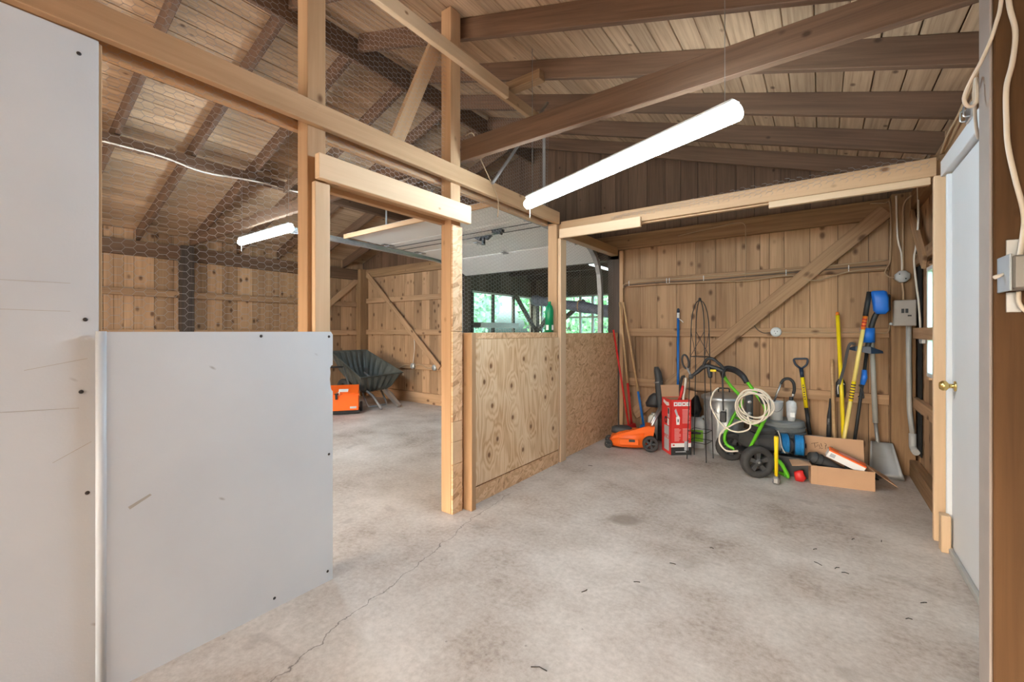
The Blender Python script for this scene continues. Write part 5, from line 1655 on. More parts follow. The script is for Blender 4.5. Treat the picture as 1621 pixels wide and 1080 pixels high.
# spray gun and wand resting on the handle
sg = thing('spray_gun', 'black pressure washer spray gun lying across the trellis', 'spray gun', (-0.80, 4.20, 0.8))
wpart(sg, MB().tube(spline([(-0.985, 4.20, 0.80), (-0.93, 4.20, 0.845), (-0.87, 4.20, 0.90), (-0.80, 4.20, 0.895), (-0.70, 4.20, 0.86)], 5), [0.012 + 0.010 * min(1, i / 10) for i in range(21)], 8), 'barrel', 'black_plastic')
wpart(sg, MB().tube(spline([(-0.875, 4.19, 0.90), (-0.85, 4.18, 0.96), (-0.80, 4.175, 0.975), (-0.74, 4.18, 0.93), (-0.70, 4.19, 0.88)], 5), 0.014, 8), 'trigger_guard', 'black_plastic')
wpart(sg, MB().tube(spline([(-0.83, 4.19, 0.90), (-0.82, 4.185, 0.84), (-0.815, 4.18, 0.80)], 4), [0.018, 0.02, 0.022, 0.022, 0.022, 0.02, 0.02, 0.018, 0.012], 8), 'grip', 'black_plastic')
wpart(sg, MB().box((-0.79, 4.175, 0.868), (0.05, 0.02, 0.02), ch=0.004), 'safety_catch', 'yellow')
wpart(sg, MB().ball((-0.985, 4.20, 0.80), 0.024, 10), 'nozzle', 'grey_black')
wpart(sg, MB().tube([(-1.04 + 0.030 * math.cos(a), 4.22, 0.935 + 0.062 * math.sin(a) - 0.02 * math.cos(a)) for a in [2 * PI * k / 16 for k in range(16)]], 0.009, 8, closed=True), 'wand_loop', 'black_plastic')
wpart(sg, MB().tube([(-1.025, 4.22, 0.88), (-1.01, 4.21, 0.85), (-0.985, 4.20, 0.81)], 0.01, 8), 'wand_neck', 'dull_steel')
# power lead with its big plug
pl_ = thing('power_lead', 'black power lead with a boxy plug hanging off the washer handle', 'power lead', (-0.695, 4.10, 0.43))
wpart(pl_, MB().tube(spline([(-0.64, 4.20, 0.90), (-0.675, 4.15, 0.905), (-0.70, 4.11, 0.85), (-0.698, 4.10, 0.7), (-0.695, 4.10, 0.53)], 5), 0.007, 8), 'cord', 'black_plastic')
wpart(pl_, MB().box((-0.695, 4.10, 0.475), (0.05, 0.035, 0.095), ch=0.008), 'plug', 'black_plastic')
# coiled hose
ho = thing('pressure_hose', 'cream hose coiled on the lime green washer frame and trailing down', 'hose', (-0.44, 4.05, 0.5))
rnd = random.Random(5)
pts = []
for k in range(5):
    ox, oz = rnd.uniform(-0.02, 0.02), rnd.uniform(-0.025, 0.02)
    rx, rz_ = 0.117 + rnd.uniform(-0.018, 0.018), 0.118 + rnd.uniform(-0.022, 0.018)
    for j in range(14):
        a = -2 * PI * j / 14 + 1.6
        pts.append((-0.46 + ox + rx * math.cos(a), 4.075 - 0.011 * k + 0.01 * math.sin(a * 2), 0.60 + oz + rz_ * math.sin(a)))
wpart(ho, MB().tube(spline(pts, 3), 0.0068, 8), 'coil', 'hose_cream')
wpart(ho, MB().tube(spline([(-0.74, 4.14, 0.72), (-0.775, 4.11, 0.68), (-0.797, 4.1, 0.575), (-0.745, 4.09, 0.458), (-0.67, 4.08, 0.385), (-0.572, 4.05, 0.368), (-0.48, 4.03, 0.42), (-0.50, 4.03, 0.52)], 5), 0.0068, 8), 'loose_loop', 'hose_cream')
wpart(ho, MB().tube(spline([(-0.46, 4.03, 0.47), (-0.55, 4.06, 0.46), (-0.63, 4.09, 0.41), (-0.71, 4.1, 0.335), (-0.725, 4.1, 0.25), (-0.67, 4.09, 0.185), (-0.575, 4.06, 0.205)], 5), 0.0075, 8), 'trailing_end', 'hose_cream')

# --- grey ribbed tub with paint pail and bagged bottle
gt = thing('ribbed_tub', 'grey ribbed plastic tub behind the pressure washer', 'tub', (-0.30, 4.64, 0))
prof = [(0.0, 0.0), (0.15, 0.0), (0.165, 0.26)]
for z in (0.27, 0.315, 0.36):
    prof += [(0.172, z), (0.182, z + 0.008), (0.182, z + 0.03), (0.172, z + 0.038)]
prof += [(0.178, 0.402), (0.17, 0.41), (0.0, 0.412)]
MB().lathe(prof, 36).build('tub', 'tub_grey', gt)
for z in (0.305, 0.35):
    MB().tube([(0.186 * math.cos(a), 0.186 * math.sin(a), z + 0.006) for a in [2 * PI * k / 36 for k in range(36)]], 0.005, 6, closed=True).build('rib', 'tub_grey', gt)
pb = thing('paint_pail', 'white paint pail with a wire bail on the grey ribbed tub', 'pail', (-0.335, 4.585, 0.413))
MB().lathe([(0.0, 0.0), (0.05, 0.0), (0.052, 0.16), (0.055, 0.165), (0.055, 0.172), (0.048, 0.172), (0.048, 0.02), (0.0, 0.02)], 24).build('pail', 'white_plastic', pb)
MB().tube([(0.054 * math.cos(a), -0.006 + -0.054 * math.sin(a), 0.14 - 0.06 * math.sin(a)) for a in [PI * k / 12 for k in range(13)]], 0.002, 6).build('bail', 'dull_steel', pb)
MB().lathe([(0.0, 0.0), (0.047, 0.0), (0.047, 0.006), (0.0, 0.006)], 20).build('paint_skin', 'grey_black', pb, loc=(0, 0, 0.15))
bo = thing('bagged_bottle', 'bottle wrapped in clear plastic beside the white paint pail', 'bottle', (-0.222, 4.60, 0.413))
loft([ring_profile(0, 0, 0.028, 0.028, 0.0, 14, 2.2), ring_profile(0, 0, 0.036, 0.034, 0.04, 14, 2.2), ring_profile(0.003, 0, 0.042, 0.038, 0.12, 14, 2.2), ring_profile(0, 0, 0.04, 0.036, 0.165, 14, 2.2), ring_profile(0, 0, 0.018, 0.018, 0.185, 14, 2.2)]).build('wrapper', 'bag_plastic', bo)
MB().lathe([(0, 0.18), (0.017, 0.18), (0.017, 0.215), (0, 0.215)], 12).build('cap', 'black_plastic', bo)
MB().box((0.012, -0.036, 0.06), (0.035, 0.004, 0.04), ch=0.001).build('label', 'print_white', bo)
hk = thing('spray_hose', 'black curved spray hose with a steel tube over the paint pail', 'hose', (-0.34, 4.58, 0.58))
wpart(hk, MB().tube([(-0.355, 4.575, 0.57), (-0.30, 4.575, 0.745)], 0.0075, 8), 'steel_tube', 'steel')
wpart(hk, MB().tube(spline([(-0.30, 4.575, 0.745), (-0.275, 4.58, 0.785), (-0.235, 4.585, 0.792), (-0.205, 4.59, 0.76), (-0.198, 4.595, 0.70), (-0.205, 4.60, 0.66)], 6), 0.0125, 10), 'hose', 'black_plastic')
wpart(hk, MB().tube([(-0.205, 4.60, 0.662), (-0.210, 4.60, 0.632)], [0.009, 0.011], 8), 'fitting', 'steel')

# --- blue cord reels
def reel(label, loc, w, r, rz):
    t = thing('cord_reel', label, 'cord reel', loc, rz, 'blue cord reels')
    M = Matrix.Translation((0, 0, r)) @ WM
    MB().lathe([(0.0, -w / 2 - 0.006), (r, -w / 2 - 0.006), (r, -w / 2), (0.0, -w / 2)], 24, M).build('flange', 'navy', t)
    MB().lathe([(0.0, w / 2), (r, w / 2), (r, w / 2 + 0.006), (0.0, w / 2 + 0.006)], 24, M).build('flange', 'navy', t)
    m = MB()
    k = 7
    pr_ = [(0.02, -w / 2)]
    for i in range(k):
        z0 = -w / 2 + w * i / k
        for j in range(5):
            a = PI * j / 4
            pr_.append((r * 0.9 + w / k * 0.45 * math.sin(a), z0 + w / k * (0.5 - 0.5 * math.cos(a))))
    pr_.append((0.02, w / 2))
    m.lathe(pr_, 28, M)
    m.build('wound_cord', 'cord_blue', t)
    MB().lathe([(0, -w / 2 - 0.02), (0.02, -w / 2 - 0.02), (0.02, w / 2 + 0.02), (0, w / 2 + 0.02)], 12, M).build('spindle', 'black_plastic', t)
    return t
reel('blue cord reel next to the yellow sledge hammer', (-0.262, 4.335, 0.17), 0.055, 0.09, 0.25)
reel('blue cord reel next to the cardboard carton', (-0.155, 4.34, 0.17), 0.062, 0.09, 0.1)
cr_ = thing('tool_crate', 'low black crate under the blue cord reels', 'crate', (-0.205, 4.36, 0))
c_ = MB()
for x, y, dx, dy in ((-0.12, 0, 0.008, 0.16), (0.12, 0, 0.008, 0.16), (0, -0.076, 0.232, 0.008), (0, 0.076, 0.232, 0.008)):
    c_.box((x, y, 0.083), (dx, dy, 0.16))
c_.build('sides', 'black_plastic', cr_)
MB().box((0, 0, 0.008), (0.232, 0.144, 0.010)).build('bottom', 'black_plastic', cr_)
MB().box((0, 0, 0.158), (0.232, 0.144, 0.006)).build('lid', 'black_plastic', cr_)
cable([(-0.30, 4.245, 0.38), (-0.285, 4.235, 0.34), (-0.27, 4.235, 0.25), (-0.245, 4.235, 0.20)], 0.004, 'off_white', 'white cord end hanging over the blue cord reel', None)
rg = loft([ring_profile(0, 0, 0.03, 0.025, 0.0, 12), ring_profile(0.005, 0, 0.042, 0.034, 0.03, 12), ring_profile(-0.006, 0.0, 0.034, 0.03, 0.065, 12), ring_profile(0.01, 0, 0.012, 0.012, 0.085, 12)])
o = rg.build('rag', 'red', None, loc=(-0.145, 4.20, 0.001))
tag(o, 'crumpled red rag on the floor beside the cardboard carton', 'rag')

# --- sledge hammer
sh_ = thing('sledge_hammer', 'yellow handled sledge hammer standing on its head', 'hammer', (-0.295, 4.03, 0))
MB().box((0, 0, 0.03), (0.05, 0.11, 0.058), ch=0.012).build('head', 'dull_steel', sh_)
loft([ring_profile(0, 0, 0.013, 0.017, 0.058, 12), ring_profile(0.0, 0, 0.014, 0.017, 0.25, 12), ring_profile(0.0, 0.0, 0.017, 0.02, 0.36, 12), ring_profile(0.0, 0.0, 0.015, 0.018, 0.375, 12)]).build('handle', 'yellow', sh_)

# --- spade with a D handle
sd = thing('spade', 'yellow and black D-handled spade leaning on the back planks', 'spade', (-0.085, 4.80, 0), 0, GP)
top, bot = Vector((-0.158, 4.935, 0.86)), Vector((-0.088, 4.83, 0.26))
a, b = along(top, bot, 0.0, 0.13)
wpart(sd, pole(a, b, 0.017), 'socket', 'navy')
a, b = along(top, bot, 0.13, 0.60)
wpart(sd, pole(a, b, 0.0165), 'shaft', 'yellow')
a, b = along(top, bot, 0.60, 1.0)
wpart(sd, pole(a, b, 0.0165), 'lower_shaft', 'black_plastic')
wpart(sd, MB().tube(bent([tuple(top), (-0.205, 4.94, 0.90), (-0.222, 4.945, 0.955), (-0.105, 4.945, 0.962), (-0.112, 4.94, 0.905), tuple(top)], 0.02), 0.0095, 8), 'grip', 'navy')
for k in range(7):
    p, q = along(top, bot, 0.24 + 0.035 * k, 0.262 + 0.035 * k)
    m_ = (Vector(p) + Vector(q)) / 2
    wpart(sd, MB().box((m_.x, m_.y - 0.0165, m_.z), (0.008 + 0.006 * (k % 2), 0.002, 0.012)), 'lettering', 'ink')
bl = MB()
V, F = [], []
for i, (w_, z, y) in enumerate(((0.075, 0.262, 4.825), (0.105, 0.25, 4.822), (0.105, 0.12, 4.80), (0.09, 0.04, 4.785), (0.05, 0.0, 4.78))):
    V += [(-0.065 - w_ + 0.03, y - 0.002, z), (-0.065 + w_ + 0.0, y - 0.002, z), (-0.065 + w_, y + 0.002, z), (-0.065 - w_ + 0.03, y + 0.002, z)]
for i in range(4):
    for k in range(4):
        F.append((i * 4 + k, i * 4 + (k + 1) % 4, i * 4 + 4 + (k + 1) % 4, i * 4 + 4 + k))
F += [(0, 3, 2, 1), (16, 17, 18, 19)]
wpart(sd, MB().add(V, F), 'blade', 'dull_steel')

# --- more handles leaning behind the carton
t = thing('rake', 'wooden handled rake leaning on the back planks', 'rake', (0.10, 4.75, 0), 0, GP)
wpart(t, MB().tube([(0.103, 4.74, 0.03), (0.09, 4.84, 0.35), (0.078, 4.925, 0.90), (0.077, 4.93, 0.965)], [0.0145, 0.0145, 0.014, 0.010], 10), 'handle', 'tool_wood')
m_ = MB().box((0.10, 4.735, 0.02), (0.22, 0.018, 0.012))
wpart(t, m_, 'bar', 'dull_steel')
m_ = MB()
for k in range(8):
    m_.box((0.0 + 0.2 * k / 7, 4.72, 0.012), (0.006, 0.03, 0.02))
wpart(t, m_, 'tines', 'dull_steel')['kind'] = 'stuff'
t = thing('pry_bar', 'black rubber gripped bar leaning beside the wooden rake handle', 'bar', (0.05, 4.80, 0), 0, GP)
wpart(t, pole((0.045, 4.80, 0.0), (0.055, 4.88, 0.42), 0.012), 'shaft', 'dull_steel')
wpart(t, MB().tube([(0.047, 4.81, 0.05), (0.058, 4.89, 0.44), (0.064, 4.91, 0.52), (0.068, 4.925, 0.60)], [0.018, 0.0175, 0.012, 0.009], 10), 'grip', 'black_plastic')
t = thing('yellow_pole', 'bright yellow fibreglass pole leaning on the back planks', 'pole', (0.165, 4.80, 0), 0, GP)
wpart(t, MB().tube([(0.165, 4.80, 0.0), (0.150, 4.87, 0.6), (0.119, 4.93, 1.37)], 0.0155, 10), 'tube', 'yellow')
wpart(t, MB().tube([(0.119, 4.93, 1.37), (0.118, 4.932, 1.40)], [0.016, 0.010], 10), 'end_cap', 'label_orange')
t = thing('pole_pruner', 'pale yellow pole pruner with a black foam grip leaning on the back planks', 'pruner', (0.12, 4.62, 0), 0, GP)
top, bot = Vector((0.333, 4.76, 1.56)), Vector((0.118, 4.62, 0.02))
for a0, a1, r_, nm, mt in ((0, 0.135, 0.019, 'foam_grip', 'black_plastic'), (0.135, 0.21, 0.016, 'label', 'label_orange'), (0.21, 0.50, 0.0155, 'tube', 'pale_yellow'), (0.50, 0.61, 0.016, 'label', 'yellow'), (0.61, 1.0, 0.0155, 'tube', 'pale_yellow')):
    a, b = along(top, bot, a0, a1)
    wpart(t, pole(a, b, r_), nm, mt)
for k in range(6):
    p, q = along(top, bot, 0.515 + 0.015 * k, 0.522 + 0.015 * k)
    wpart(t, MB().tube([p, q], 0.0168, 10), 'lettering', 'ink')
for k in range(3):
    p, q = along(top, bot, 0.15 + 0.018 * k, 0.158 + 0.018 * k)
    wpart(t, MB().tube([p, q], 0.0168, 10), 'lettering', 'red')
# string trimmer standing on its grip
t = thing('string_trimmer', 'black string trimmer with bright blue housing standing head up', 'trimmer', (0.21, 4.70, 0), 0, GP)
S0, S1 = (0.200, 4.68, 0.01), (0.322, 4.80, 1.08)
wpart(t, pole(S0, S1, 0.0125), 'shaft', 'black_metal')
a, b = along(S0, S1, 0.70, 0.82)
wpart(t, MB().tube([a, ((Vector(a) + Vector(b)) / 2 + Vector((0.006, 0, 0))).to_tuple(), b], [0.018, 0.023, 0.018], 10), 'mid_grip', 'blue')
wpart(t, MB().tube(bent([(0.262, 4.745, 0.76), (0.286, 4.74, 0.72), (0.295, 4.74, 0.64), (0.255, 4.735, 0.66)], 0.02), 0.006, 6), 'trigger_loop', 'black_plastic')
wpart(t, loft([[(0.322 + 0.05 * math.cos(2 * PI * k / 16), 4.79 + 0.05 * math.sin(2 * PI * k / 16), z) for k in range(16)] for z in (1.125, 1.25)]), 'motor_housing', 'blue')
wpart(t, MB().tube(spline([(0.318, 4.795, 1.06), (0.335, 4.795, 1.15), (0.35, 4.79, 1.27), (0.375, 4.785, 1.36), (0.40, 4.78, 1.39)], 5), 0.02, 10), 'neck', 'black_plastic')
wpart(t, loft([ring_profile(0.408, 4.76, 0.030, 0.035, 1.368, 16, 4), ring_profile(0.408, 4.76, 0.052, 0.05, 1.40, 16, 4), ring_profile(0.402, 4.765, 0.055, 0.055, 1.50, 16, 4), ring_profile(0.392, 4.765, 0.053, 0.052, 1.555, 16, 4), ring_profile(0.388, 4.765, 0.040, 0.04, 1.565, 16, 4)]), 'battery_housing', 'blue')
wpart(t, MB().box((0.458, 4.78, 1.46), (0.022, 0.075, 0.15), ch=0.01), 'battery', 'black_plastic')
gd = loft([[(0.19, 4.78, 1.062), (0.24, 4.74, 1.05), (0.34, 4.73, 1.03), (0.425, 4.77, 1.035), (0.34, 4.82, 1.03), (0.24, 4.82, 1.05)], [(0.195, 4.78, 1.078), (0.24, 4.745, 1.092), (0.34, 4.735, 1.09), (0.42, 4.77, 1.055), (0.34, 4.815, 1.09), (0.24, 4.815, 1.092)]], smooth=False)
wpart(t, gd, 'guard', 'navy')
t2 = MB()
sp_ = spline([(0.235, 4.745, 1.11), (0.205, 4.74, 1.115), (0.185, 4.745, 1.06), (0.16, 4.76, 0.90), (0.125, 4.77, 0.75)], 6)
for i in range(len(sp_) - 1):
    M, L = frame(sp_[i], sp_[i + 1], (0, -1, 0))
    t2.box((0, 0, 0), (L + 0.003, 0.022, 0.003), M)
wpart(t, t2, 'strap', 'black_plastic')
o = loft([ring_profile(0, 0, 0.032, 0.022, 0.0, 14, 3), ring_profile(0, 0, 0.038, 0.026, 0.03, 14, 3), ring_profile(0, 0, 0.036, 0.024, 0.13, 14, 3), ring_profile(0.0, 0, 0.02, 0.016, 0.165, 14, 3)])
ts = thing('tool_pouch', 'small black pouch hanging behind the bright yellow pole', 'pouch', (0.142, 4.915, 0.62))
o.build('pouch', 'black_plastic', ts)
MB().tube(bent([(-0.02, -0.025, 0.03), (-0.025, -0.03, 0.10), (0.0, -0.03, 0.15), (0.025, -0.03, 0.12)], 0.02), 0.004, 6).build('zip', 'print_white', ts)

# --- scoop shovel
t = thing('scoop_shovel', 'grey scoop shovel leaning in the corner by the breaker box', 'shovel', (0.42, 4.72, 0), 0, GP)
wpart(t, MB().tube([(0.362, 4.935, 1.14), (0.37, 4.92, 0.82), (0.382, 4.89, 0.42)], [0.016, 0.019, 0.020], 10), 'handle', 'pipe_grey')
wpart(t, MB().tube([(0.382, 4.89, 0.42), (0.392, 4.865, 0.29), (0.40, 4.84, 0.20)], [0.0135, 0.014, 0.018], 10), 'socket', 'dull_steel')
V, F = [], []
n_u, n_v = 9, 8
for th in (0, 0.004):
    for j in range(n_v):
        v = j / (n_v - 1)
        z = 0.26 * (1 - v) + 0.004
        y = 4.85 - 0.17 * v
        hw_ = 0.085 + 0.045 * v
        for i in range(n_u):
            u = -1 + 2 * i / (n_u - 1)
            lift = 0.045 * abs(u) ** 2.5 * (1 - 0.4 * v)
            V.append((0.415 + 0.02 * v + u * hw_ * 0.85, y - lift - th, max(0.001, z + 0.01 * abs(u) - th)))
for s_ in (0, 1):
    o_ = s_ * n_u * n_v
    for j in range(n_v - 1):
        for i in range(n_u - 1):
            F.append((o_ + j * n_u + i, o_ + j * n_u + i + 1, o_ + (j + 1) * n_u + i + 1, o_ + (j + 1) * n_u + i))
N_ = n_u * n_v
ring = [i for i in range(n_u)] + [j * n_u + n_u - 1 for j in range(1, n_v)] + [(n_v - 1) * n_u + i for i in range(n_u - 2, -1, -1)] + [j * n_u for j in range(n_v - 2, 0, -1)]
for k in range(len(ring)):
    a, b = ring[k], ring[(k + 1) % len(ring)]
    F.append((a, b, N_ + b, N_ + a))
wpart(t, MB().add(V, F, None, True), 'scoop', 'dull_steel')
bk_ = thing('work_gloves', 'black work gloves dropped behind the cardboard carton', 'gloves', (0.27, 4.56, 0))
for k, (dx, dy, rz_) in enumerate(((0, 0, 0.3), (0.05, 0.05, -0.5))):
    m_ = MB()
    Mg = Matrix.Translation((dx, dy, 0.02 + 0.02 * k)) @ Matrix.Rotation(rz_, 4, 'Z')
    m_.ball((0, 0, 0), 0.05, 10, Mg, (1.0, 0.8, 0.4))
    for f_ in range(4):
        m_.tube([(0.03, -0.03 + 0.02 * f_, 0), (0.075, -0.034 + 0.022 * f_, 0.0), (0.10, -0.036 + 0.024 * f_, -0.004)], [0.011, 0.01, 0.006], 7, M=Mg)
    m_.tube([(0.0, 0.04, 0), (0.03, 0.062, 0.0), (0.05, 0.068, 0)], [0.011, 0.01, 0.006], 7, M=Mg)
    m_.build('glove', ('black_plastic', 'grey_black')[k], bk_)

# --- cardboard carton with its contents
ang = math.atan2(4.248 - 4.173, 0.332 + 0.068)
cbx = thing('cardboard_carton', 'open brown cardboard carton on the floor with flaps folded out', 'carton', (-0.068, 4.173, 0), ang)
LX, LY, LZ = 0.405, 0.26, 0.148
m_ = MB()
m_.box((LX / 2, 0.002, LZ / 2), (LX, 0.004, LZ))
m_.build('front_panel', 'cardboard', cbx)
MB().box((LX / 2, LY - 0.002, LZ / 2), (LX, 0.004, LZ)).build('back_panel', 'cardboard', cbx)
MB().box((0.002, LY / 2, LZ / 2), (0.004, LY - 0.01, LZ)).build('side_panel', 'cardboard', cbx)
MB().box((LX - 0.002, LY / 2, LZ / 2), (0.004, LY - 0.01, LZ)).build('side_panel', 'cardboard', cbx)
MB().box((LX / 2, LY / 2, 0.003), (LX - 0.01, LY - 0.01, 0.004)).build('bottom', 'cardboard_in', cbx)
fl_ = MB().box((0, 0, 0.09), (LX, 0.004, 0.18)).build('flap', 'cardboard', cbx, mtx=Matrix.Translation((LX / 2, LY, LZ + 0.001)) @ Matrix.Rotation(-0.12, 4, 'X'))
MB().add([(0, 0, 0), (0, LY, 0), (-0.135, LY - 0.02, 0.012), (-0.125, 0.02, -0.025), (0, 0, -0.004), (0, LY, -0.004), (-0.135, LY - 0.02, 0.008), (-0.125, 0.02, -0.029)],
         [(0, 1, 2, 3), (4, 7, 6, 5), (0, 4, 5, 1), (1, 5, 6, 2), (2, 6, 7, 3), (3, 7, 4, 0)]).build('flap', 'cardboard', cbx, loc=(0.0, 0, LZ + 0.002))
MB().add([(0, 0, 0), (0, LY, 0), (0.14, LY + 0.005, -0.09), (0.14, 0.02, -0.10), (0, 0, -0.004), (0, LY, -0.004), (0.14, LY + 0.005, -0.094), (0.14, 0.02, -0.104)],
         [(0, 1, 2, 3), (4, 7, 6, 5), (0, 4, 5, 1), (1, 5, 6, 2), (2, 6, 7, 3), (3, 7, 4, 0)]).build('flap', 'cardboard', cbx, loc=(LX, 0, LZ + 0.002))
MB().box((0.001 + LX / 2, -0.0006, 0.074), (0.0015, 0.001, 0.14)).build('crease', 'cardboard_in', cbx, loc=(-0.16, 0, 0))
# handwriting on the back flap
strokes = [[(-0.155, 0.115), (-0.135, 0.120), (-0.105, 0.128)], [(-0.133, 0.120), (-0.130, 0.10), (-0.128, 0.083)],
           [(-0.118, 0.09), (-0.11, 0.112), (-0.102, 0.095), (-0.100, 0.112), (-0.095, 0.092)], [(-0.088, 0.125), (-0.084, 0.112), (-0.080, 0.098)],
           [(-0.062, 0.128), (-0.050, 0.122), (-0.048, 0.11), (-0.058, 0.103)], [(-0.055, 0.112), (-0.055, 0.09), (-0.055, 0.078)],
           [(-0.043, 0.10), (-0.038, 0.086), (-0.030, 0.102), (-0.024, 0.088)], [(-0.018, 0.106), (-0.012, 0.088), (-0.006, 0.104)], [(-0.10, 0.08), (-0.09, 0.088), (-0.082, 0.078), (-0.075, 0.086)]]
m_ = MB()
for s_ in strokes:
    m_.tube([(x, -0.0028, z) for x, z in s_], 0.0018, 5)
m_.build('handwriting', 'ink', fl_)
Mc = cbx.matrix_basis
def put(local):
    return tuple(Mc @ Vector(local))
# things in the carton
pk = thing('blade_box', 'orange and white product box lying tilted in the cardboard carton', 'box', put((0.245, 0.085, 0.205)))
Mk = Matrix.Rotation(ang, 4, 'Z') @ Matrix.Rotation(0.42, 4, 'Y') @ Matrix.Rotation(-0.12, 4, 'Z') @ Matrix.Rotation(0.12, 4, 'X')
MB().box((0, 0, -0.012), (0.25, 0.09, 0.054), Mk, ch=0.002).build('tray', 'print_white', pk)
MB().box((0, 0, 0.0195), (0.251, 0.091, 0.012), Mk, ch=0.002).build('lid', 'orange_red', pk)
MB().box((0.01, 0.01, 0.0262), (0.14, 0.04, 0.001), Mk).build('lid_print', 'print_pink', pk)
MB().box((-0.09, -0.0456, -0.010), (0.035, 0.001, 0.03), Mk).build('side_print', 'print_grey', pk)
bs = thing('plastic_duct', 'ribbed black plastic duct lying in the cardboard carton', 'duct', put((0.12, 0.15, 0.085)))
Mk = Matrix.Rotation(ang + 0.1, 4, 'Z') @ Matrix.Rotation(0.40, 4, 'Y')
bsm = []
for x, hw_, hh in ((-0.14, 0.055, 0.03), (-0.11, 0.065, 0.045), (-0.03, 0.065, 0.045), (0.06, 0.05, 0.03), (0.16, 0.03, 0.015)):
    bsm.append([tuple(Mk @ Vector((x, hw_ * math.cos(a), 0.055 + hh * math.sin(a)))) for a in [2 * PI * k / 14 for k in range(14)]])
loft(bsm).build('duct', 'grey_black', bs)
for x in (-0.10, -0.06):
    MB().tube([tuple(Mk @ Vector((x, 0.068 * math.cos(a), 0.055 + 0.048 * math.sin(a)))) for a in [2 * PI * k / 14 for k in range(14)]], 0.004, 6, closed=True).build('rib', 'black_plastic', bs)
o = MB().box((0, 0, 0), (0.16, 0.11, 0.012), Matrix.Rotation(ang, 4, 'Z') @ Matrix.Rotation(0.35, 4, 'Y') @ Matrix.Rotation(0.3, 4, 'X'), ch=0.003).build('plastic_offcut', 'grey_black', None, loc=put((0.32, 0.13, 0.115)))
tag(o, 'flat black plastic piece poking up beside the orange and white product box', 'plastic piece')

# --- green bottle on the half wall
gb = thing('green_bottle', 'tall green bottle on the half wall top against the post', 'bottle', (PX - 0.040, 3.40, 1.2125))
loft([ring_profile(0, 0, 0.036, 0.036, 0.0, 16, 3), ring_profile(0, 0, 0.036, 0.036, 0.20, 16, 3), ring_profile(0, 0, 0.028, 0.028, 0.24, 16, 2.4), ring_profile(0, 0, 0.014, 0.014, 0.262, 16, 2)]).build('body', 'bottle_green', gb)
MB().lathe([(0, 0.262), (0.015, 0.262), (0.015, 0.285), (0, 0.285)], 12).build('cap', 'bottle_green', gb)
MB().box((0.0365, -0.004, 0.045), (0.002, 0.026, 0.045)).build('label', 'print_white', gb)
MB().box((0.0, -0.0372, 0.045), (0.026, 0.002, 0.045)).build('label', 'print_white', gb)

# --- far bay: wheelbarrow tipped on its handles
rim = [Vector((-6.62, 3.96, 0.90)), Vector((-6.55, 4.62, 0.90)), Vector((-5.55, 4.62, 0.55)), Vector((-5.75, 3.95, 0.50))]
wb = thing('wheelbarrow', 'dark green-black plastic wheelbarrow tipped up in the far bay', 'wheelbarrow', (-6.05, 4.3, 0))
cen = sum(rim, Vector()) / 4
nrm_ = (rim[1] - rim[0]).cross(rim[3] - rim[0]).normalized()
if nrm_.z > 0:
    nrm_ = -nrm_
def rim_ring(k, depth, n_side=12, slide=0.0, bulge=0.0):
    out = []
    ex = (rim[3] - rim[0]).normalized()
    for i in range(4):
        a, b = rim[i], rim[(i + 1) % 4]
        for j in range(n_side):
            t_ = j / n_side
            p = a.lerp(b, t_)
            q = cen + (p - cen) * k + nrm_ * depth + ex * slide
            out.append(tuple(q + (cen - p).normalized() * (-0.016 if (j % 2) else 0.016) * bulge))
    return out
def tray_mesh():
    outer = [rim_ring(1.0, 0.0), rim_ring(0.95, 0.03, bulge=0.4), rim_ring(0.74, 0.25, slide=0.08, bulge=1), rim_ring(0.58, 0.33, slide=0.12, bulge=0.5)]
    inner = [rim_ring(0.55, 0.315, slide=0.12, bulge=0.5), rim_ring(0.71, 0.24, slide=0.08, bulge=1), rim_ring(0.92, 0.03, bulge=0.4), rim_ring(0.965, -0.005)]
    m = MB()
    n = len(outer[0])
    R = outer[::-1] + inner[::-1]
    # order: outer bottom -> outer rim -> inner rim -> inner bottom
    V = [p for r in R for p in r]
    F = []
    for i in range(len(R) - 1):
        for k in range(n):
            F.append((i * n + k, i * n + (k + 1) % n, (i + 1) * n + (k + 1) % n, (i + 1) * n + k))
    m.add(V, F)
    m.add(R[0], [tuple(range(n))])
    m.add(R[-1], [tuple(range(n))])
    return m
wpart(wb, tray_mesh(), 'tray', 'tub_plastic')
for off in (0.14, 0.50):
    p0 = Vector((-6.55, 3.98 + off, 0.60))
    wpart(wb, MB().tube([(-6.75, 3.95 + off, 0.80), (-6.45, 3.97 + off, 0.52), (-5.75, 4.03 + off, 0.20), (-5.50, 4.0 + off, 0.03)], 0.02, 10), 'handle_bar', 'dull_steel')
wpart(wb, MB().prism([(-5.90, 0.26), (-5.85, 0.30), (-5.46, 0.05), (-5.50, 0.005)], 4.44, 4.50, 'y'), 'skid', 'steel')
wpart(wb, MB().tube(bent([(-5.95, 4.12, 0.24), (-5.80, 4.12, 0.004 + 0.02), (-5.80, 4.48, 0.024), (-5.95, 4.48, 0.24)], 0.04), 0.014, 8), 'leg', 'dull_steel')
Mw = Matrix.Translation((-6.72, 4.30, 0.20)) @ RX
wo = wheel_parts(wb, wb.matrix_basis.inverted() @ Mw, 0.20, 0.10)

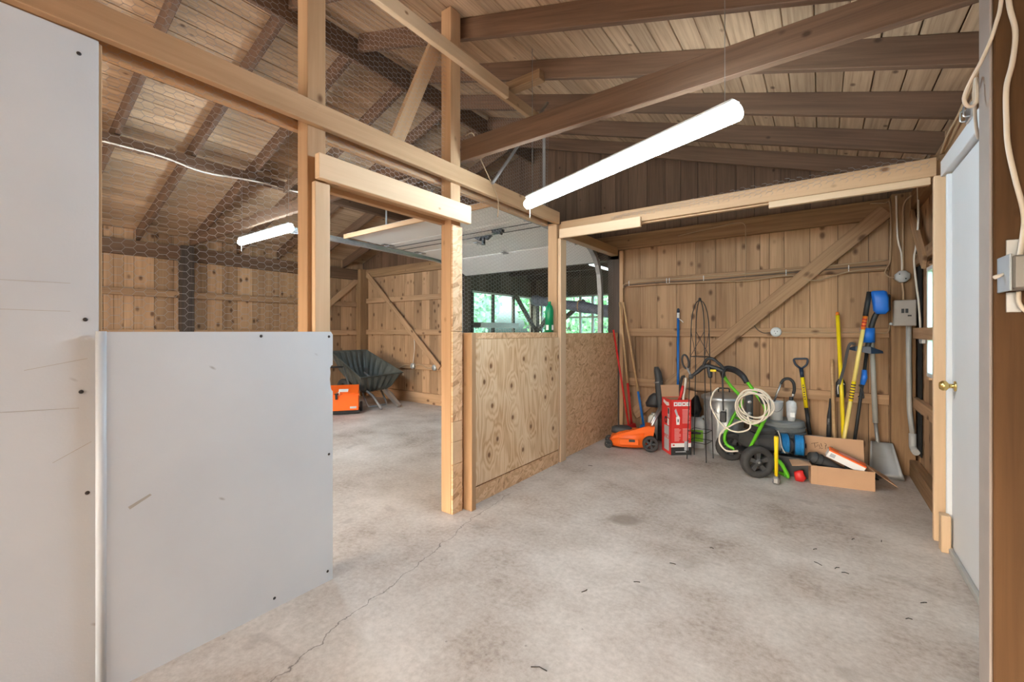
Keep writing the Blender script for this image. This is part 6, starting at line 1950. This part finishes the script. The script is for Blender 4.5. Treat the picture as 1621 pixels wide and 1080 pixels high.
# --- orange snow thrower
sn = thing('snow_thrower', 'bright orange snow thrower housing on the bay floor behind the white panel', 'snow thrower', (-5.80, 3.66, 0), math.radians(54))
hsn = MB().prism([(-0.19, 0.07), (0.16, 0.07), (0.20, 0.20), (0.20, 0.38), (0.14, 0.405), (-0.17, 0.315), (-0.19, 0.29)], -0.31, 0.24, 'x', None)
hsn.build('housing', 'orange_red', sn)
MB().prism([(-0.205, 0.285), (-0.17, 0.285), (-0.17, 0.31), (-0.205, 0.30)], -0.32, 0.25, 'x').build('front_lip', 'orange_red', sn)
MB().box((0.0, 0.0, 0.0), (0.13, 0.10, 0.003), Matrix.Translation((0.03, -0.07, 0.347)) @ Matrix.Rotation(0.283, 4, 'X')).build('warning_label', 'print_white', sn)
MB().box((0.17, -0.191, 0.11), (0.09, 0.003, 0.03)).build('side_label', 'print_grey', sn)
MB().box((0.0, 0.0, 0.035), (0.52, 0.26, 0.055), ch=0.01).build('scraper', 'black_plastic', sn)
for s_ in (-1, 1):
    wheel_parts(sn, Matrix.Translation((0.27 if s_ > 0 else -0.335, 0.10, 0.075)) @ WM, 0.075, 0.04)
ltc = MB().box((-0.06, -0.205, 0.27), (0.03, 0.02, 0.07), ch=0.003)
ltc.box((-0.06, -0.19, 0.312), (0.05, 0.05, 0.012), ch=0.003)
ltc.build('latch', 'black_metal', sn)
MB().tube(bent([(-0.06, -0.19, 0.325), (-0.02, -0.21, 0.345), (-0.02, -0.215, 0.29)], 0.01), 0.007, 8).build('latch_wire', 'steel', sn)
for x in (-0.26, -0.17):
    MB().tube(bent([(x, -0.198, 0.06), (x, -0.208, 0.22), (x + 0.02, -0.212, 0.315), (x + 0.02, -0.10, 0.36)], 0.03), 0.007, 6).build('cord', 'black_plastic', sn)
for x in (-0.24, 0.10):
    MB().tube([(x, 0.14, 0.38), (x - 0.10, 0.40, 0.66)], 0.013, 8).build('handle_tube', 'grey_black', sn)
MB().tube([(-0.34, 0.40, 0.66), (0.0, 0.40, 0.66)], 0.013, 8).build('handle_bar', 'black_plastic', sn)
fo = thing('boot_tray', 'dark rubber boot tray on the floor in front of the orange snow thrower', 'tray', (-5.62, 3.18, 0), 0.6)
MB().box((0, 0, 0.012), (0.34, 0.16, 0.024), ch=0.008).build('tray_base', 'navy', fo)
MB().tube([(-0.165, -0.075, 0.03), (0.165, -0.075, 0.03), (0.165, 0.075, 0.03), (-0.165, 0.075, 0.03)], 0.012, 6, closed=True).build('tray_rim', 'navy', fo)

# --- floor litter
tw = [(-0.826, 1.303, 0.3, 0.06), (-0.902, 1.821, 1.2, 0.035), (-0.632, 2.307, 0.2, 0.03), (-0.015, 2.755, -0.6, 0.04), (0.065, 2.76, 0.9, 0.03), (0.097, 2.727, 0.1, 0.03), (0.371, 2.636, 0.7, 0.03), (0.281, 3.269, 1.5, 0.03), (-0.727, 2.035, 0.5, 0.03), (-0.03, 2.928, 0.9, 0.025), (0.30, 2.45, 0.5, 0.025), (-1.70, 3.55, 0.3, 0.04), (-0.5, 2.6, 0.1, 0.02), (0.15, 3.2, 1.1, 0.025)]
for i, (x, y, a, L) in enumerate(tw):
    c_, s_ = math.cos(a), math.sin(a)
    b_ = random.uniform(-0.14, 0.14) * L
    o = MB().tube([(-L / 2 * c_, -L / 2 * s_, 0), (-b_ * s_, b_ * c_, 0.002), (L / 2 * c_, L / 2 * s_, 0)], 0.0017, 5).build('twig', 'twig', None, loc=(x, y, 0.0017))
    tag(o, 'tiny dark twig lying on the concrete floor', 'twig', 'twigs on the concrete')
